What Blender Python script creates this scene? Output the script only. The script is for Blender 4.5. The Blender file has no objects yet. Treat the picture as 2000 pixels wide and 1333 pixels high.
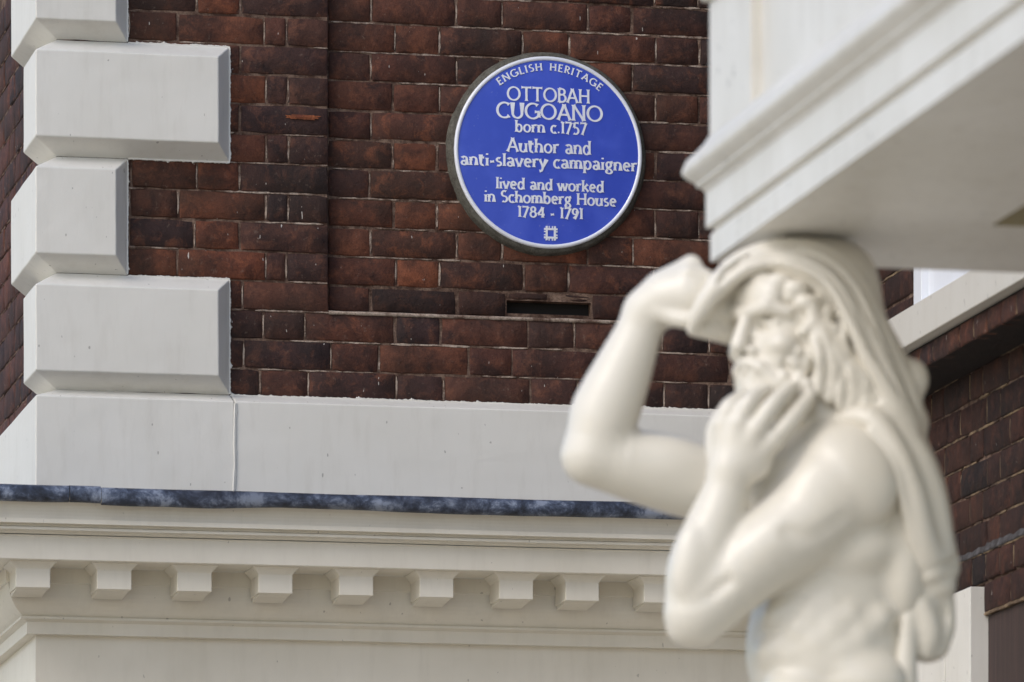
import bpy, bmesh, math, random
import numpy as np
from mathutils import Vector, Matrix, noise
random.seed(7)
S = bpy.context.scene
COL = S.collection

# ---------------------------------------------------------------- camera
FPX = 12247.0            # focal length in pixels of a 2000 px wide frame
HOR = 2600.0             # eye level (shift lens, camera held level)
YAW = math.atan(2550.0 / FPX)
FW = Vector((math.sin(YAW), math.cos(YAW), 0))
RT = Vector((math.cos(YAW), -math.sin(YAW), 0))
CAM = Vector((-3.387, -15.81, 1.6))
cd = bpy.data.cameras.new('camera'); cam = bpy.data.objects.new('camera', cd); COL.objects.link(cam)
cam.location = CAM; cam.rotation_euler = (math.radians(90), 0, -YAW)
cd.sensor_width = 36; cd.lens = 36 * FPX / 2000; cd.shift_y = (HOR - 666.5) / 2000
cd.clip_start = 0.1; cd.clip_end = 2000
cd.dof.use_dof = True; cd.dof.focus_distance = 16.2; cd.dof.aperture_fstop = 5.6
S.camera = cam
# ---------------------------------------------------------------- light: bright overcast
W = bpy.data.worlds.new('World'); S.world = W; W.use_nodes = True
nt = W.node_tree; nt.nodes.clear()
sky = nt.nodes.new('ShaderNodeTexSky'); sky.sky_type = 'NISHITA'; sky.sun_disc = False
SUN_EL, SUN_AZ = math.radians(40), math.radians(238)     # compass azimuth, from +Y clockwise
sky.sun_elevation = SUN_EL; sky.sun_rotation = SUN_AZ
sky.air_density = 1.0; sky.dust_density = 1.8; sky.ozone_density = 1.0
bg = nt.nodes.new('ShaderNodeBackground'); bg.inputs[1].default_value = 0.16
wo = nt.nodes.new('ShaderNodeOutputWorld')
nt.links.new(sky.outputs[0], bg.inputs[0]); nt.links.new(bg.outputs[0], wo.inputs[0])
sd = bpy.data.lights.new('sun', 'SUN'); sd.energy = 0.62; sd.angle = math.radians(28); sd.color = (1, .985, .97)
sun = bpy.data.objects.new('sun', sd); COL.objects.link(sun)
sdir = Vector((math.sin(SUN_AZ) * math.cos(SUN_EL), math.cos(SUN_AZ) * math.cos(SUN_EL), math.sin(SUN_EL)))
sun.rotation_euler = sdir.to_track_quat('Z', 'Y').to_euler()
S.view_settings.view_transform = 'Standard'; S.view_settings.look = 'None'
S.view_settings.exposure = 0.34; S.view_settings.gamma = 1; S.view_settings.use_curve_mapping = False

# ---------------------------------------------------------------- measuring helpers (photo pixel -> place)
def ray(u, v): return FW + RT * ((u - 1000) / FPX) + Vector((0, 0, (HOR - v) / FPX))
def onY(u, v, Y): d = ray(u, v); return CAM + d * ((Y - CAM.y) / d.y)
def onX(u, v, X): d = ray(u, v); return CAM + d * ((X - CAM.x) / d.x)
def onZ(u, v, Z): d = ray(u, v); return CAM + d * ((Z - CAM.z) / d.z)
def onD(u, v, D): return CAM + ray(u, v) * D

# ---------------------------------------------------------------- object helpers
def link(o, parent=None):
    COL.objects.link(o)
    if parent: o.parent = parent
    return o
def tag(o, label=None, cat=None, group=None, kind=None):
    for k, v in (('label', label), ('category', cat), ('group', group), ('kind', kind)):
        if v: o[k] = v
    return o
def thing(name, loc, label, cat, rz=0, group=None):
    o = bpy.data.objects.new(name, None); o.empty_display_size = .1
    o.location = loc; o.rotation_euler = (0, 0, rz); link(o)
    return tag(o, label, cat, group)
def mesh(name, vs, fs, mat, parent=None, smooth=False, bevel=0, seg=2, recalc=True, org=None):
    """vs in world coordinates; they are turned into the parent's frame."""
    me = bpy.data.meshes.new(name)
    if parent is not None:
        M = (Matrix.Translation(parent['_o']) @ Matrix.Rotation(parent['_r'], 4, 'Z')).inverted() if '_o' in parent else Matrix()
    me.from_pydata([tuple(v) for v in vs], [], fs)
    if recalc:
        bm = bmesh.new(); bm.from_mesh(me); bmesh.ops.recalc_face_normals(bm, faces=bm.faces); bm.to_mesh(me); bm.free()
    me.materials.append(mat)
    if smooth: me.polygons.foreach_set('use_smooth', [True] * len(me.polygons))
    o = bpy.data.objects.new(name, me); link(o, parent)
    if bevel:
        m = o.modifiers.new('bevel', 'BEVEL'); m.width = bevel; m.segments = seg; m.limit_method = 'ANGLE'; m.angle_limit = math.radians(25)
        m.harden_normals = False
    return o
class MB:
    def __init__(s): s.v = []; s.f = []
    def add(s, vs, fs):
        n = len(s.v); s.v += [tuple(v) for v in vs]; s.f += [tuple(i + n for i in f) for f in fs]
    def box(s, x0, x1, y0, y1, z0, z1):
        s.add([(x, y, z) for z in (z0, z1) for y in (y0, y1) for x in (x0, x1)],
              [(0, 2, 3, 1), (4, 5, 7, 6), (0, 1, 5, 4), (2, 6, 7, 3), (0, 4, 6, 2), (1, 3, 7, 5)])
    def build(s, name, mat, parent=None, **k): return mesh(name, s.v, s.f, mat, parent, **k)
def box(name, mat, parent, *a, **k):
    m = MB(); m.box(*a); return m.build(name, mat, parent, **k)

# ---------------------------------------------------------------- materials
def mat(name):
    m = bpy.data.materials.new(name); m.use_nodes = True
    return m, m.node_tree, m.node_tree.nodes['Principled BSDF']
def N(t, ty, **k):
    n = t.nodes.new(ty)
    for a, b in k.items(): setattr(n, a, b)
    return n
def mixc(t, fac, a, b, bt='MIX'):
    n = N(t, 'ShaderNodeMix', data_type='RGBA', blend_type=bt)
    for s, x in ((0, fac), (6, a), (7, b)):
        if hasattr(x, 'links') or isinstance(x, bpy.types.NodeSocket): t.links.new(x, n.inputs[s])
        else: n.inputs[s].default_value = x if s == 0 else (*x, 1)
    return n.outputs[2]
def nz(t, co, scale, detail=4, rough=.55, dist=0):
    n = N(t, 'ShaderNodeTexNoise'); n.inputs['Scale'].default_value = scale; n.inputs['Detail'].default_value = detail
    n.inputs['Roughness'].default_value = rough; n.inputs['Distortion'].default_value = dist
    if co is not None: t.links.new(co, n.inputs['Vector'])
    return n.outputs['Fac']
def ramp(t, x, *st):
    n = N(t, 'ShaderNodeValToRGB'); e = n.color_ramp.elements
    while len(e) < len(st): e.new(.5)
    for i, (p, c) in enumerate(st):
        e[i].position = p; e[i].color = (*c, 1) if isinstance(c, tuple) else (c, c, c, 1)
    t.links.new(x, n.inputs[0]); return n.outputs[0]
def geo(t, scale=None, rnd=False):
    g = N(t, 'ShaderNodeNewGeometry').outputs['Position']
    if scale is None: return g
    m = N(t, 'ShaderNodeMapping'); m.inputs['Scale'].default_value = scale; t.links.new(g, m.inputs[0]); return m.outputs[0]
def bump(t, p, h, st, d=.002):
    b = N(t, 'ShaderNodeBump'); b.inputs['Strength'].default_value = st; b.inputs['Distance'].default_value = d
    t.links.new(h, b.inputs['Height']); t.links.new(b.outputs[0], p.inputs['Normal']); return b
def addm(t, a, b, op='ADD', k=None):
    n = N(t, 'ShaderNodeMath', operation=op)
    t.links.new(a, n.inputs[0])
    if k is None: t.links.new(b, n.inputs[1])
    else: n.inputs[1].default_value = k
    return n.outputs[0]

def brick_mat(name, tint=(1, 1, 1), dark=0.0):
    m, t, p = mat(name)
    oi = N(t, 'ShaderNodeObjectInfo').outputs['Random']
    c = lambda r, g, b: (r * tint[0] * .95, g * tint[1] * .96, b * tint[2] * .90)
    base = ramp(t, oi, (0, c(.120, .043, .029)), (.18, c(.078, .030, .023)), (.36, c(.155, .056, .034)), (.52, c(.052, .026, .023)),
                (.66, c(.110, .044, .031)), (.82, c(.068, .030, .026)), (.92, c(.038, .025, .028)), (1, c(.140, .048, .030)))
    P = geo(t)
    # offset the pattern for each brick
    off = N(t, 'ShaderNodeVectorMath', operation='SCALE'); 
    cmb = N(t, 'ShaderNodeCombineXYZ'); t.links.new(oi, cmb.inputs[0]); t.links.new(oi, cmb.inputs[2])
    t.links.new(cmb.outputs[0], off.inputs[0]); off.inputs['Scale'].default_value = 37
    ad = N(t, 'ShaderNodeVectorMath', operation='ADD'); t.links.new(P, ad.inputs[0]); t.links.new(off.outputs[0], ad.inputs[1])
    Q = ad.outputs[0]
    n1 = nz(t, Q, 13, 6, .68, .5)
    x = mixc(t, ramp(t, n1, (.42, 0.0), (.66, .8)), base, c(.020, .012, .013))          # fired dark bloom
    n2 = nz(t, Q, 22, 6, .72, .4)
    x = mixc(t, ramp(t, n2, (.50, 0.0), (.74, .75)), x, c(.245, .088, .050))                # warm orange body
    n3 = nz(t, P, 3.2, 3, .6)
    x = mixc(t, ramp(t, n3, (.44, 0.0), (.66, .65)), x, c(.030, .020, .017))             # soot
    n4 = nz(t, geo(t, (1, 1, 1)), 260, 2, .7)
    x = mixc(t, ramp(t, n4, (.3, .35), (.5, 0.0)), x, (.02, .012, .010))                  # pits
    n5 = nz(t, Q, 75, 3, .7)
    x = mixc(t, ramp(t, n5, (.62, 0.0), (.75, .30)), x, (.26, .19, .15))                 # lime bloom
    n6 = nz(t, geo(t, (1, 1, .30)), 150, 1, .4)
    x = mixc(t, ramp(t, n6, (.785, 0.0), (.80, .8)), x, (.6, .55, .5))                    # paint specks
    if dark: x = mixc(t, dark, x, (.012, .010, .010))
    t.links.new(x, p.inputs['Base Color']); p.inputs['Roughness'].default_value = .8
    p.inputs['Specular IOR Level'].default_value = .25
    h = addm(t, nz(t, Q, 55, 6, .7), nz(t, Q, 11, 3, .5))
    bump(t, p, h, .9, .005)
    return m
M_BRICK = brick_mat('brick_red')
M_BRICK_WARM = brick_mat('brick_warm', (1.40, 1.26, 1.10))
M_BRICK_PIER = brick_mat('brick_pier', (.88, .96, 1.04))
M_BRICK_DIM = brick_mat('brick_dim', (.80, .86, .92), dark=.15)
M_BRICK_SIDE = brick_mat('brick_side', (.95, .95, 1.05))
M_BRICK_D = brick_mat('brick_dirt_shade', dark=.55)  # dirty bricks round the slot, and shade painted below the header overhang
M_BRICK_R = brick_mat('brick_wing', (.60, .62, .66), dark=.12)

def mortar_mat(name, pale, brown, lo, hi, sc=26):
    m, t, p = mat(name)
    n = nz(t, geo(t), sc, 4, .65)
    x = mixc(t, ramp(t, n, (lo, 0.0), (hi, 1.0)), brown, pale)
    x = mixc(t, ramp(t, nz(t, geo(t), 190, 3, .7), (.35, .5), (.55, 0.0)), x, (.03, .02, .016))
    t.links.new(x, p.inputs['Base Color']); p.inputs['Roughness'].default_value = .9; p.inputs['Specular IOR Level'].default_value = .2
    bump(t, p, nz(t, geo(t), 120, 5, .7), .8, .004)
    return m
M_MORTAR = mortar_mat('mortar_brown', (.23, .155, .115), (.070, .038, .027), .40, .62)
M_POINT = mortar_mat('pointing_pale', (.46, .37, .30), (.14, .088, .066), .40, .58, 22)
M_POINT_R = mortar_mat('pointing_tan', (.30, .215, .13), (.075, .050, .038), .42, .60, 9)

def paint_mat(name, col, rough=.5, bumpst=.35, dirt=.5, coat=0, mott=.5):
    m, t, p = mat(name)
    a = nz(t, geo(t), 3.0, 4, .6)
    x = mixc(t, ramp(t, a, (.35, 0.0), (.75, mott)), col, tuple(c * k for c, k in zip(col, (.86, .85, .82))))
    b = nz(t, geo(t, (1, 1, .16)), 30, 5, .65)
    x = mixc(t, ramp(t, b, (.50, 0.0), (.80, .30 * dirt)), x, (.42, .38, .31))
    c = nz(t, geo(t, (1, 1, .5)), 85, 1, .3)
    x = mixc(t, ramp(t, c, (.775, 0.0), (.79, .75 * dirt)), x, (.16, .14, .12))
    t.links.new(x, p.inputs['Base Color']); p.inputs['Roughness'].default_value = rough
    p.inputs['Specular IOR Level'].default_value = .4; p.inputs['Coat Weight'].default_value = coat; p.inputs['Coat Roughness'].default_value = .25
    h = addm(t, nz(t, geo(t), 9, 3, .5, 1.2), addm(t, nz(t, geo(t, (1, 1, .6)), 60, 4, .6), None, 'MULTIPLY', .30))
    bump(t, p, h, bumpst, .005)
    return m
M_PAINT = paint_mat('stone_paint', (.73, .71, .655), .5, .20, .7)
M_CORN = paint_mat('cornice_paint', (.73, .69, .60), .5, .14, .6, 0, .8)
M_PORCH = paint_mat('porch_paint', (.74, .72, .67), .42, .2, 1.2, .1, .8)
M_STATUE = paint_mat('statue_paint', (.77, .73, .64), .38, .12, .0, .35, .25)
M_SILL = paint_mat('sill_paint', (.60, .575, .52), .55, .3, .6)
def simple(name, col, rough=.5, met=0, em=None):
    m, t, p = mat(name); p.inputs['Base Color'].default_value = (*col, 1); p.inputs['Roughness'].default_value = rough; p.inputs['Metallic'].default_value = met
    return m
M_WIN = paint_mat('window_paint', (.78, .80, .84), .4, .1, .3)
def lead():
    m, t, p = mat('lead_sheet')
    n = nz(t, geo(t, (1, 1, 1.1)), 15, 9, .74, .3)
    x = ramp(t, n, (.36, (.014, .016, .024)), (.46, (.034, .043, .068)), (.53, (.085, .105, .155)), (.61, (.25, .285, .36)))
    n2 = nz(t, geo(t, (.25, 1, 1)), 9, 2, .5)
    x = mixc(t, ramp(t, n2, (.5, 0.0), (.66, .75)), x, (.020, .020, .028))
    t.links.new(x, p.inputs['Base Color']); p.inputs['Roughness'].default_value = .5; p.inputs['Metallic'].default_value = .15
    bump(t, p, nz(t, geo(t), 45, 5, .6), .5, .005)
    return m
M_LEAD = lead()
def enamel(name, col, var, rough=.28):
    m, t, p = mat(name)
    x = mixc(t, ramp(t, nz(t, geo(t, (1, 1, .8)), 13, 3, .5, .3), (.4, 0.0), (.75, .8)), col, var)
    x = mixc(t, ramp(t, nz(t, geo(t), 120, 2, .5), (.7, 0.0), (.8, .3)), x, (.3, .34, .5))
    t.links.new(x, p.inputs['Base Color']); p.inputs['Roughness'].default_value = rough
    p.inputs['Coat Weight'].default_value = .5; p.inputs['Coat Roughness'].default_value = .2
    bump(t, p, nz(t, geo(t), 30, 3, .5), .12, .003)
    return m
M_BLUE = enamel('blue_enamel', (.024, .062, .50), (.055, .105, .62), .36)
M_WHITE = enamel('white_enamel', (.80, .82, .88), (.72, .74, .80))
M_CEMENT = mortar_mat('cement', (.15, .145, .12), (.085, .080, .066), .35, .65, 30)
M_DARK = simple('slot_black', (.012, .010, .009), .95)
M_SHADE = brick_mat('shade_soffit', (.3, .3, .32), dark=.7)  # near-black brick: shadow under the overhang put into the colour
def streak():
    m, t, p = mat('dark_timber')
    n = nz(t, geo(t, (1, 30, 1.2)), 2.0, 5, .7)
    x = ramp(t, n, (.3, (.020, .011, .010)), (.55, (.040, .020, .017)), (.75, (.075, .038, .032)))
    t.links.new(x, p.inputs['Base Color']); p.inputs['Roughness'].default_value = .6
    bump(t, p, n, .3, .003); return m
M_TIMBER = streak()
def glass():
    m, t, p = mat('window_glass')
    p.inputs['Base Color'].default_value = (.05, .06, .07, 1); p.inputs['Roughness'].default_value = .05; p.inputs['Specular IOR Level'].default_value = .9
    bump(t, p, nz(t, geo(t), 5, 2, .5), .1, .01); return m
M_GLASS = glass()
def pave():
    m, t, p = mat('paving')
    n = nz(t, geo(t), 1.5, 6, .6)
    x = ramp(t, n, (.3, (.48, .415, .31)), (.7, (.60, .525, .40)))  # paler and warmer than real paving, to bounce fill light onto undersides
    t.links.new(x, p.inputs['Base Color']); p.inputs['Roughness'].default_value = .85; return m
M_PAVE = pave()

# ================================================================= setting
g = MB(); g.add([(-300, -300, 0), (300, -300, 0), (300, 300, 0), (-300, 300, 0)], [(0, 1, 2, 3)])
tag(g.build('pavement', M_PAVE, recalc=False), kind='structure')

# key planes
YP = -0.035           # face of the proud brickwork
PCH = 0.061           # projection of the stones
YQ = YP - PCH         # face of quoins, band and frieze
XC = onY(69.5, 400, YQ).x          # the building's corner
XS = XC + PCH         # face of the side brickwork
XR = 0.80             # lower face of the right-hand wall
XU = 0.69            # upper face of it
CP = .0750            # course pitch
def ux(u, v=400, Y=YP): return onY(u, v, Y).x
def vz(u, v, Y=YP): return onY(u, v, Y).z

# ---------------------------------------------------------------- bricks
def brick_mesh(L, H, rng, rough=1.0):
    """front face grid 3 x 2 with uneven edges, chamfered back to a shallow body. local: x 0..L, z 0..H, face at y=0 (outward -y)"""
    nx, nz_ = 4, 2
    c = .0026; vs = []; idx = {}
    for j in range(nz_ + 1):
        for i in range(nx + 1):
            x = c + (L - 2 * c) * i / nx; z = c + (H - 2 * c) * j / nz_
            ex = i in (0, nx); ez = j in (0, nz_)
            jx = rng.uniform(-.0012, .0012) * rough; jz = rng.uniform(-.0014, .0014) * rough
            y = rng.uniform(-.0012, .0012) * rough
            if ex and ez: x += (.0018 if i == 0 else -.0018) * rng.random(); z += (.0018 if j == 0 else -.0018) * rng.random(); y += .0008
            idx[i, j] = len(vs); vs.append((x + jx, y, z + jz))
    fs = [(idx[i, j], idx[i + 1, j], idx[i + 1, j + 1], idx[i, j + 1]) for j in range(nz_) for i in range(nx)]
    ring = [(i, 0) for i in range(nx)] + [(nx, j) for j in range(nz_)] + [(i, nz_) for i in range(nx, 0, -1)] + [(0, j) for j in range(nz_, 0, -1)]
    o1 = []; o2 = []
    for i, j in ring:
        x, y, z = vs[idx[i, j]]
        dx = -c if i == 0 else (c if i == nx else 0); dz = -c if j == 0 else (c if j == nz_ else 0)
        o1.append(len(vs)); vs.append((x + dx * 1.0, .0028 + rng.uniform(0, .001), z + dz * 1.0))
    for k, (i, j) in enumerate(ring):
        x, y, z = vs[o1[k]]; o2.append(len(vs)); vs.append((x, .03, z))
    n = len(ring); rr = [idx[a] for a in ring]
    for k in range(n):
        k2 = (k + 1) % n
        fs.append((rr[k], o1[k], o1[k2], rr[k2])); fs.append((o1[k], o2[k], o2[k2], o1[k2]))
    fs.append(tuple(o2))
    return vs, fs
def add_brick(parent, x0, x1, z0, z1, y, m, rng, name='brick', rough=1.0):
    L, H = x1 - x0, z1 - z0
    if L < .012 or H < .012: return
    vs, fs = brick_mesh(L, H, rng, rough)
    me = bpy.data.meshes.new('brick'); me.from_pydata(vs, [], fs); me.materials.append(m)
    me.polygons.foreach_set('use_smooth', [i < 8 for i in range(len(fs))])
    o = bpy.data.objects.new(name, me); o.location = (x0, y + rng.uniform(-.0014, .0010), z0)
    o.rotation_euler = (rng.uniform(-.010, .010), rng.uniform(-.007, .007), rng.uniform(-.0022, .0022) if L > .15 else rng.uniform(-.006, .006))
    link(o, parent); return o
def ribbon(mb, p0, p1, w, y, rng, horiz=True, step=.012):
    """a broken line of pointing, with uneven edges and a little thickness"""
    a, b = (p0[0], p1[0]) if horiz else (p0[1], p1[1]); n = max(2, int((b - a) / step)); vs = []; fs = []
    for i in range(n + 1):
        s = a + (b - a) * i / n; e = .25 if i in (0, n) else 1
        c = (p0[1] if horiz else p0[0]) + rng.uniform(-.0006, .0006)
        h0 = w * .5 * e * rng.uniform(.55, 1.25); h1 = w * .5 * e * rng.uniform(.55, 1.25)
        for q, yy in ((-h0 - .001, y + .006), (-h0, y), (h1, y + rng.uniform(-.0006, .0004)), (h1 + .001, y + .006)):
            vs.append((s, yy, c + q) if horiz else (c + q, yy, s))
    for i in range(n):
        for k in range(3): fs.append((i * 4 + k, i * 4 + 4 + k, i * 4 + 5 + k, i * 4 + 1 + k))
    mb.add(vs, fs)
def lay(parent, rows, m_brick, m_mortar, y, rng, pw=.0044, hp=.6, vp=.7, joint=.0052, pmb=None, dark_rows=()):
    """rows: list of (z0, z1, [x joints]); bricks between successive joints"""
    for ri, (z0, z1, xs) in enumerate(rows):
        for a, b in zip(xs[:-1], xs[1:]):
            mm = m_brick
            if callable(m_brick): mm = m_brick((a + b) / 2, z0)
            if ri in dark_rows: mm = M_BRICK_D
            add_brick(parent, a + joint / 2 * rng.uniform(.6, 1.3), b - joint / 2 * rng.uniform(.6, 1.3),
                      z0 + joint / 2 * rng.uniform(.7, 1.2), z1 - joint / 2 * rng.uniform(.7, 1.2), y, mm, rng)
        for x in xs[1:-1]:
            if rng.random() < vp:
                ribbon(pmb, (x, z0 + .006 + rng.random() * .008), (x, z1 - .006 - rng.random() * .01), pw * rng.uniform(.7, 1.2), y + .001, rng, False)
        x = xs[0] + rng.random() * .05
        while x < xs[-1] - .02:
            L = rng.uniform(.04, .26); e = min(x + L, xs[-1] - .004)
            if rng.random() < hp: ribbon(pmb, (x, z1), (e, z1), pw * rng.uniform(.6, 1.25), y + .0008, rng, True)
            x = e + rng.uniform(.0, .05)

# --- front wall
front = thing('brick_wall', (0, 0, 0), 'dark red brick front wall with shallow recessed panel around the round blue plaque', 'wall')
rng = random.Random(11)
Z613 = vz(645, 611)                        # the ledge course
def rowz(k, base=Z613): return base + k * CP
def conv(us, Y, z):                         # joints given in photo pixels -> metres on the plane
    v = HOR - (z - 1.6) * FPX / 16.2
    return [onY(u, v, Y).x for u in us]
pt = MB()
XL = XS + .002
A_l = [345 - 256, 382 - 128, 382, 471, 643]; B_l = [90, 250, 345, 518, 562, 643]
A_r = [644, 724, 893, 979, 1148, 1236, 1403, 1490, 1660, 1745, 1800]; B_r = [644, 770, 856, 1023, 1110, 1279, 1366, 1535, 1621, 1790]
rows_l, rows_r, rows_b = [], [], []
jit = lambda xs: [xs[0]] + [x + rng.uniform(-3, 3) for x in xs[1:-1]] + [xs[-1]]
ztop = vz(700, -90)
k = 0; XEDGE = ux(643)
while rowz(k) < ztop:
    z0, z1 = rowz(k), rowz(k + 1)
    al = A_l if k % 2 == 0 else B_l; ar = A_r if k % 2 == 0 else B_r
    xl = conv(jit(al), YP, z0); xl[-1] = XEDGE
    xr = conv(jit(ar), 0, z0); xr[0] = XEDGE + .001; xr = [x for x in xr if x < XR - .03] + [XR + .03]
    # the panel's bottom course is hidden a little by the ledge
    rows_l.append((z0, z1, xl)); rows_r.append((z0 + .001, z1 + .001, xr)); k += 1
Bm1 = [-190, -104, 66, 155, 325, 443, 513, 597, 769, 863, 1031, 1121, 1292, 1384, 1550, 1640, 1800]
Bm2 = [-144, 26, 112, 282, 390, 474, 647, 739, 913, 1000, 1170, 1258, 1425, 1512, 1680, 1800]
Bm3 = [-190, -104, 66, 155, 325, 423, 507, 602, 775, 865, 1039, 1127, 1300, 1384, 1550, 1640, 1800]
for j, us in enumerate((Bm1, Bm2, Bm3, Bm2)):
    z1 = Z613 - j * CP; z0 = z1 - CP
    xs = conv(jit(us), YP, z0); xs = [XL] + [x for x in xs if XL + .03 < x < XR - .03] + [XR + .03]
    rows_b.append((z0, z1, xs))
for r in range(len(rows_l)):
    z0, z1, xs = rows_l[r]; rows_l[r] = (z0, z1, [XL] + [x for x in xs if x > XL + .03])
X470, X1240 = ux(468), ux(1215)
rngm = random.Random(3)
def by_place(x, z):
    if x < X470 and z > Z613 - .01: return M_BRICK_WARM if rngm.random() < .8 else M_BRICK
    if x < XEDGE and z > Z613 - .01: return M_BRICK_PIER
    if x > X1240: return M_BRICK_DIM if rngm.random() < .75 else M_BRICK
    if z < Z613 - .01: return M_BRICK_PIER if rngm.random() < .45 else M_BRICK
    return M_BRICK if rngm.random() < .75 else M_BRICK_WARM
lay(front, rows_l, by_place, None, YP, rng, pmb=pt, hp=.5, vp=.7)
# slot in the bottom panel course
SL0, SL1 = onY(990, 600, 0).x, onY(1155, 600, 0).x; SZ1 = vz(1070, 589, 0); SZ0 = vz(1070, 614, 0)
z0, z1, xs = rows_r[0]
keep = [x for x in xs if not (SL0 - .03 < x < SL1 + .03)]
left = [x for x in keep if x <= SL0 - .03] + [SL0]; right = [SL1] + [x for x in keep if x >= SL1 + .03]
lay(front, rows_r[1:], by_place, None, 0, rng, pmb=pt, hp=.65, vp=.85)
for seg in (left, right):
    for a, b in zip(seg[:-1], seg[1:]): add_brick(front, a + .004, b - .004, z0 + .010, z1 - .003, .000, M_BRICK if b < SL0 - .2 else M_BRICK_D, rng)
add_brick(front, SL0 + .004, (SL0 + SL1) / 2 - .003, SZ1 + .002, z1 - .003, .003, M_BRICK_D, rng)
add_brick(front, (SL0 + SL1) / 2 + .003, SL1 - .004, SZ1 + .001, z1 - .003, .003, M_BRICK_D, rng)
lay(front, rows_b, by_place, None, YP, rng, pmb=pt, hp=.55, vp=.75)
# a weathered lip of mortar along the ledge
lip = MB(); x = XEDGE
vs = []; n = 150
for i in range(n + 1):
    xx = XEDGE - .002 + (XR - .02 - XEDGE) * i / n
    a = noise.noise(Vector((xx * 14, 0, 3))) * .0022; b = noise.noise(Vector((xx * 25, 5, 3))) * .0015
    vs += [(xx, 0.0, Z613 + .008), (xx, YP + .006, Z613 + .006 + a), (xx, YP - .003 + b, Z613 + .0035 + a), (xx, YP - .002 + b, Z613 - .0035 + b), (xx, YP + .008, Z613 - .005)]
fs = [(i * 5 + k, i * 5 + 5 + k, i * 5 + 6 + k, i * 5 + 1 + k) for i in range(n) for k in range(4)]
lip.add(vs, fs); lip.build('mortar_lip', M_POINT, front, smooth=True)
tag(pt.build('pointing', M_POINT, front), kind='stuff')
mo = MB(); ZB = rowz(-4) - .1
zA = Z613
mo.box(XL, XEDGE - .005, YP + .0034, .3, zA, ztop + .1)                      # behind the left pier
mo.box(XEDGE - .005, SL0, .0034, .3, zA - .0, ztop + .1); mo.box(SL1, XR + .1, .0034, .3, zA, ztop + .1)
mo.box(SL0, SL1, .0034, .3, SZ1, ztop + .1); mo.box(SL0, SL1, .0065, .3, zA, SZ0)
mo.box(XL, XR + .1, YP + .0034, .3, ZB, zA - .001)
mo.build('mortar_bed', M_MORTAR, front)
box('slot_black', M_DARK, front, SL0 - .02, SL1 + .02, .035, .29, SZ0 - .02, SZ1 + .02)  # black box set in the slot to stand for its inner shade
# rust-coloured scar on a brick of the pier
def blot(parent, u0, u1, v0, v1, Y, m, nm, seed):
    r = random.Random(seed); a = onY(u0, v0, Y); b = onY(u1, v1, Y); cx, cz = (a.x + b.x) / 2, (a.z + b.z) / 2; vs = [(cx, Y - .004, cz)]
    for i in range(22):
        t = 2 * math.pi * i / 22; q = r.uniform(.7, 1.05); sx = math.copysign(abs(math.cos(t)) ** .5, math.cos(t)); sz = math.copysign(abs(math.sin(t)) ** .5, math.sin(t))
        vs.append((cx + sx * q * (b.x - a.x) / 2, Y - .0022, cz + sz * q * (a.z - b.z) / 2))
    return mesh(nm, vs, [(0, i + 1, (i + 1) % 22 + 1) for i in range(22)], m, parent)
mO = mortar_mat('scraped_brick', (.32, .105, .045), (.14, .045, .028), .35, .6, 60)
blot(front, 555, 628, 223, 236, YP - .0015, mO, 'scraped_patch', 1)

# --- left return wall: local x runs towards the camera, local -y is the outward side
def rot_thing(name, loc, rz, label, cat):
    return thing(name, loc, label, cat, rz)
side = thing('brick_wall', (XS, 0, 0), 'narrow sliver of side brick wall seen obliquely behind the white corner stones', 'wall', -math.pi / 2)
ps = MB(); rr = []
k = -4
while rowz(k) < ztop:
    off = 0 if k % 2 == 0 else .1725
    xs = [-1.7]; x = -1.7 + off * .66; ln = (k % 2 == 0)
    while x < 0.0:
        if x > xs[-1] + .04: xs.append(x)
        x += .225 if ln else .1125
        ln = not ln
    xs.append(.033); rr.append((rowz(k), rowz(k + 1), xs)); k += 1
lay(side, rr, M_BRICK_SIDE, None, 0, rng, pmb=ps, hp=.5, vp=.5)
tag(ps.build('pointing', M_MORTAR, side), kind='stuff')
box('mortar_bed', M_MORTAR, side, -1.75, .0295, .0045, .25, ZB, ztop + .1)

# ---------------------------------------------------------------- quoins
def paint_edge(parent, pts, outward, m, seed):
    """ragged brush line of paint that strays onto the bricks. pts: two ends on the brick plane, outward: direction on the plane"""
    r = random.Random(seed); a, b = Vector(pts[0]), Vector(pts[1]); n = int((b - a).length / .0028); d = Vector(outward); vs = []; fs = []
    q = Vector((0, -.0035, 0)) if abs((b - a).y) < 1e-4 and abs(d.y) < 1e-4 else Vector((-.0035, 0, 0))
    w = 0
    for i in range(n + 1):
        p = a.lerp(b, i / n); w = .55 * w + .45 * r.choice((.0003, .0006, .001, .002, .004)) * (1.1 if r.random() > .08 else 2.6)
        e = .0 if i in (0, n) else 1
        vs += [p + q - d * .004, p + q * 1.2 + d * w * e * .6, p + q * .4 + d * w * e + d * .0004]
    for i in range(n):
        for k in range(2): fs.append((i * 3 + k, i * 3 + 3 + k, i * 3 + 4 + k, i * 3 + 1 + k))
    mesh('paint_edge', vs, fs, m, parent)
def wobble(o, amp=.0012, sc=9, cuts=0):
    bm = bmesh.new(); bm.from_mesh(o.data)
    if cuts: bmesh.ops.subdivide_edges(bm, edges=[e for e in bm.edges if e.calc_length() > .05], cuts=cuts, use_grid_fill=True)
    for v in bm.verts:
        n = noise.noise_vector(v.co * sc) + .5 * noise.noise_vector(v.co * sc * 4.1); v.co += n * amp
    bm.to_mesh(o.data); bm.free()
quoin = thing('quoin_column', (0, 0, 0), 'column of white painted bevelled corner stones, alternately long and short', 'cornerstones')
CH = .0385
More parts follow.
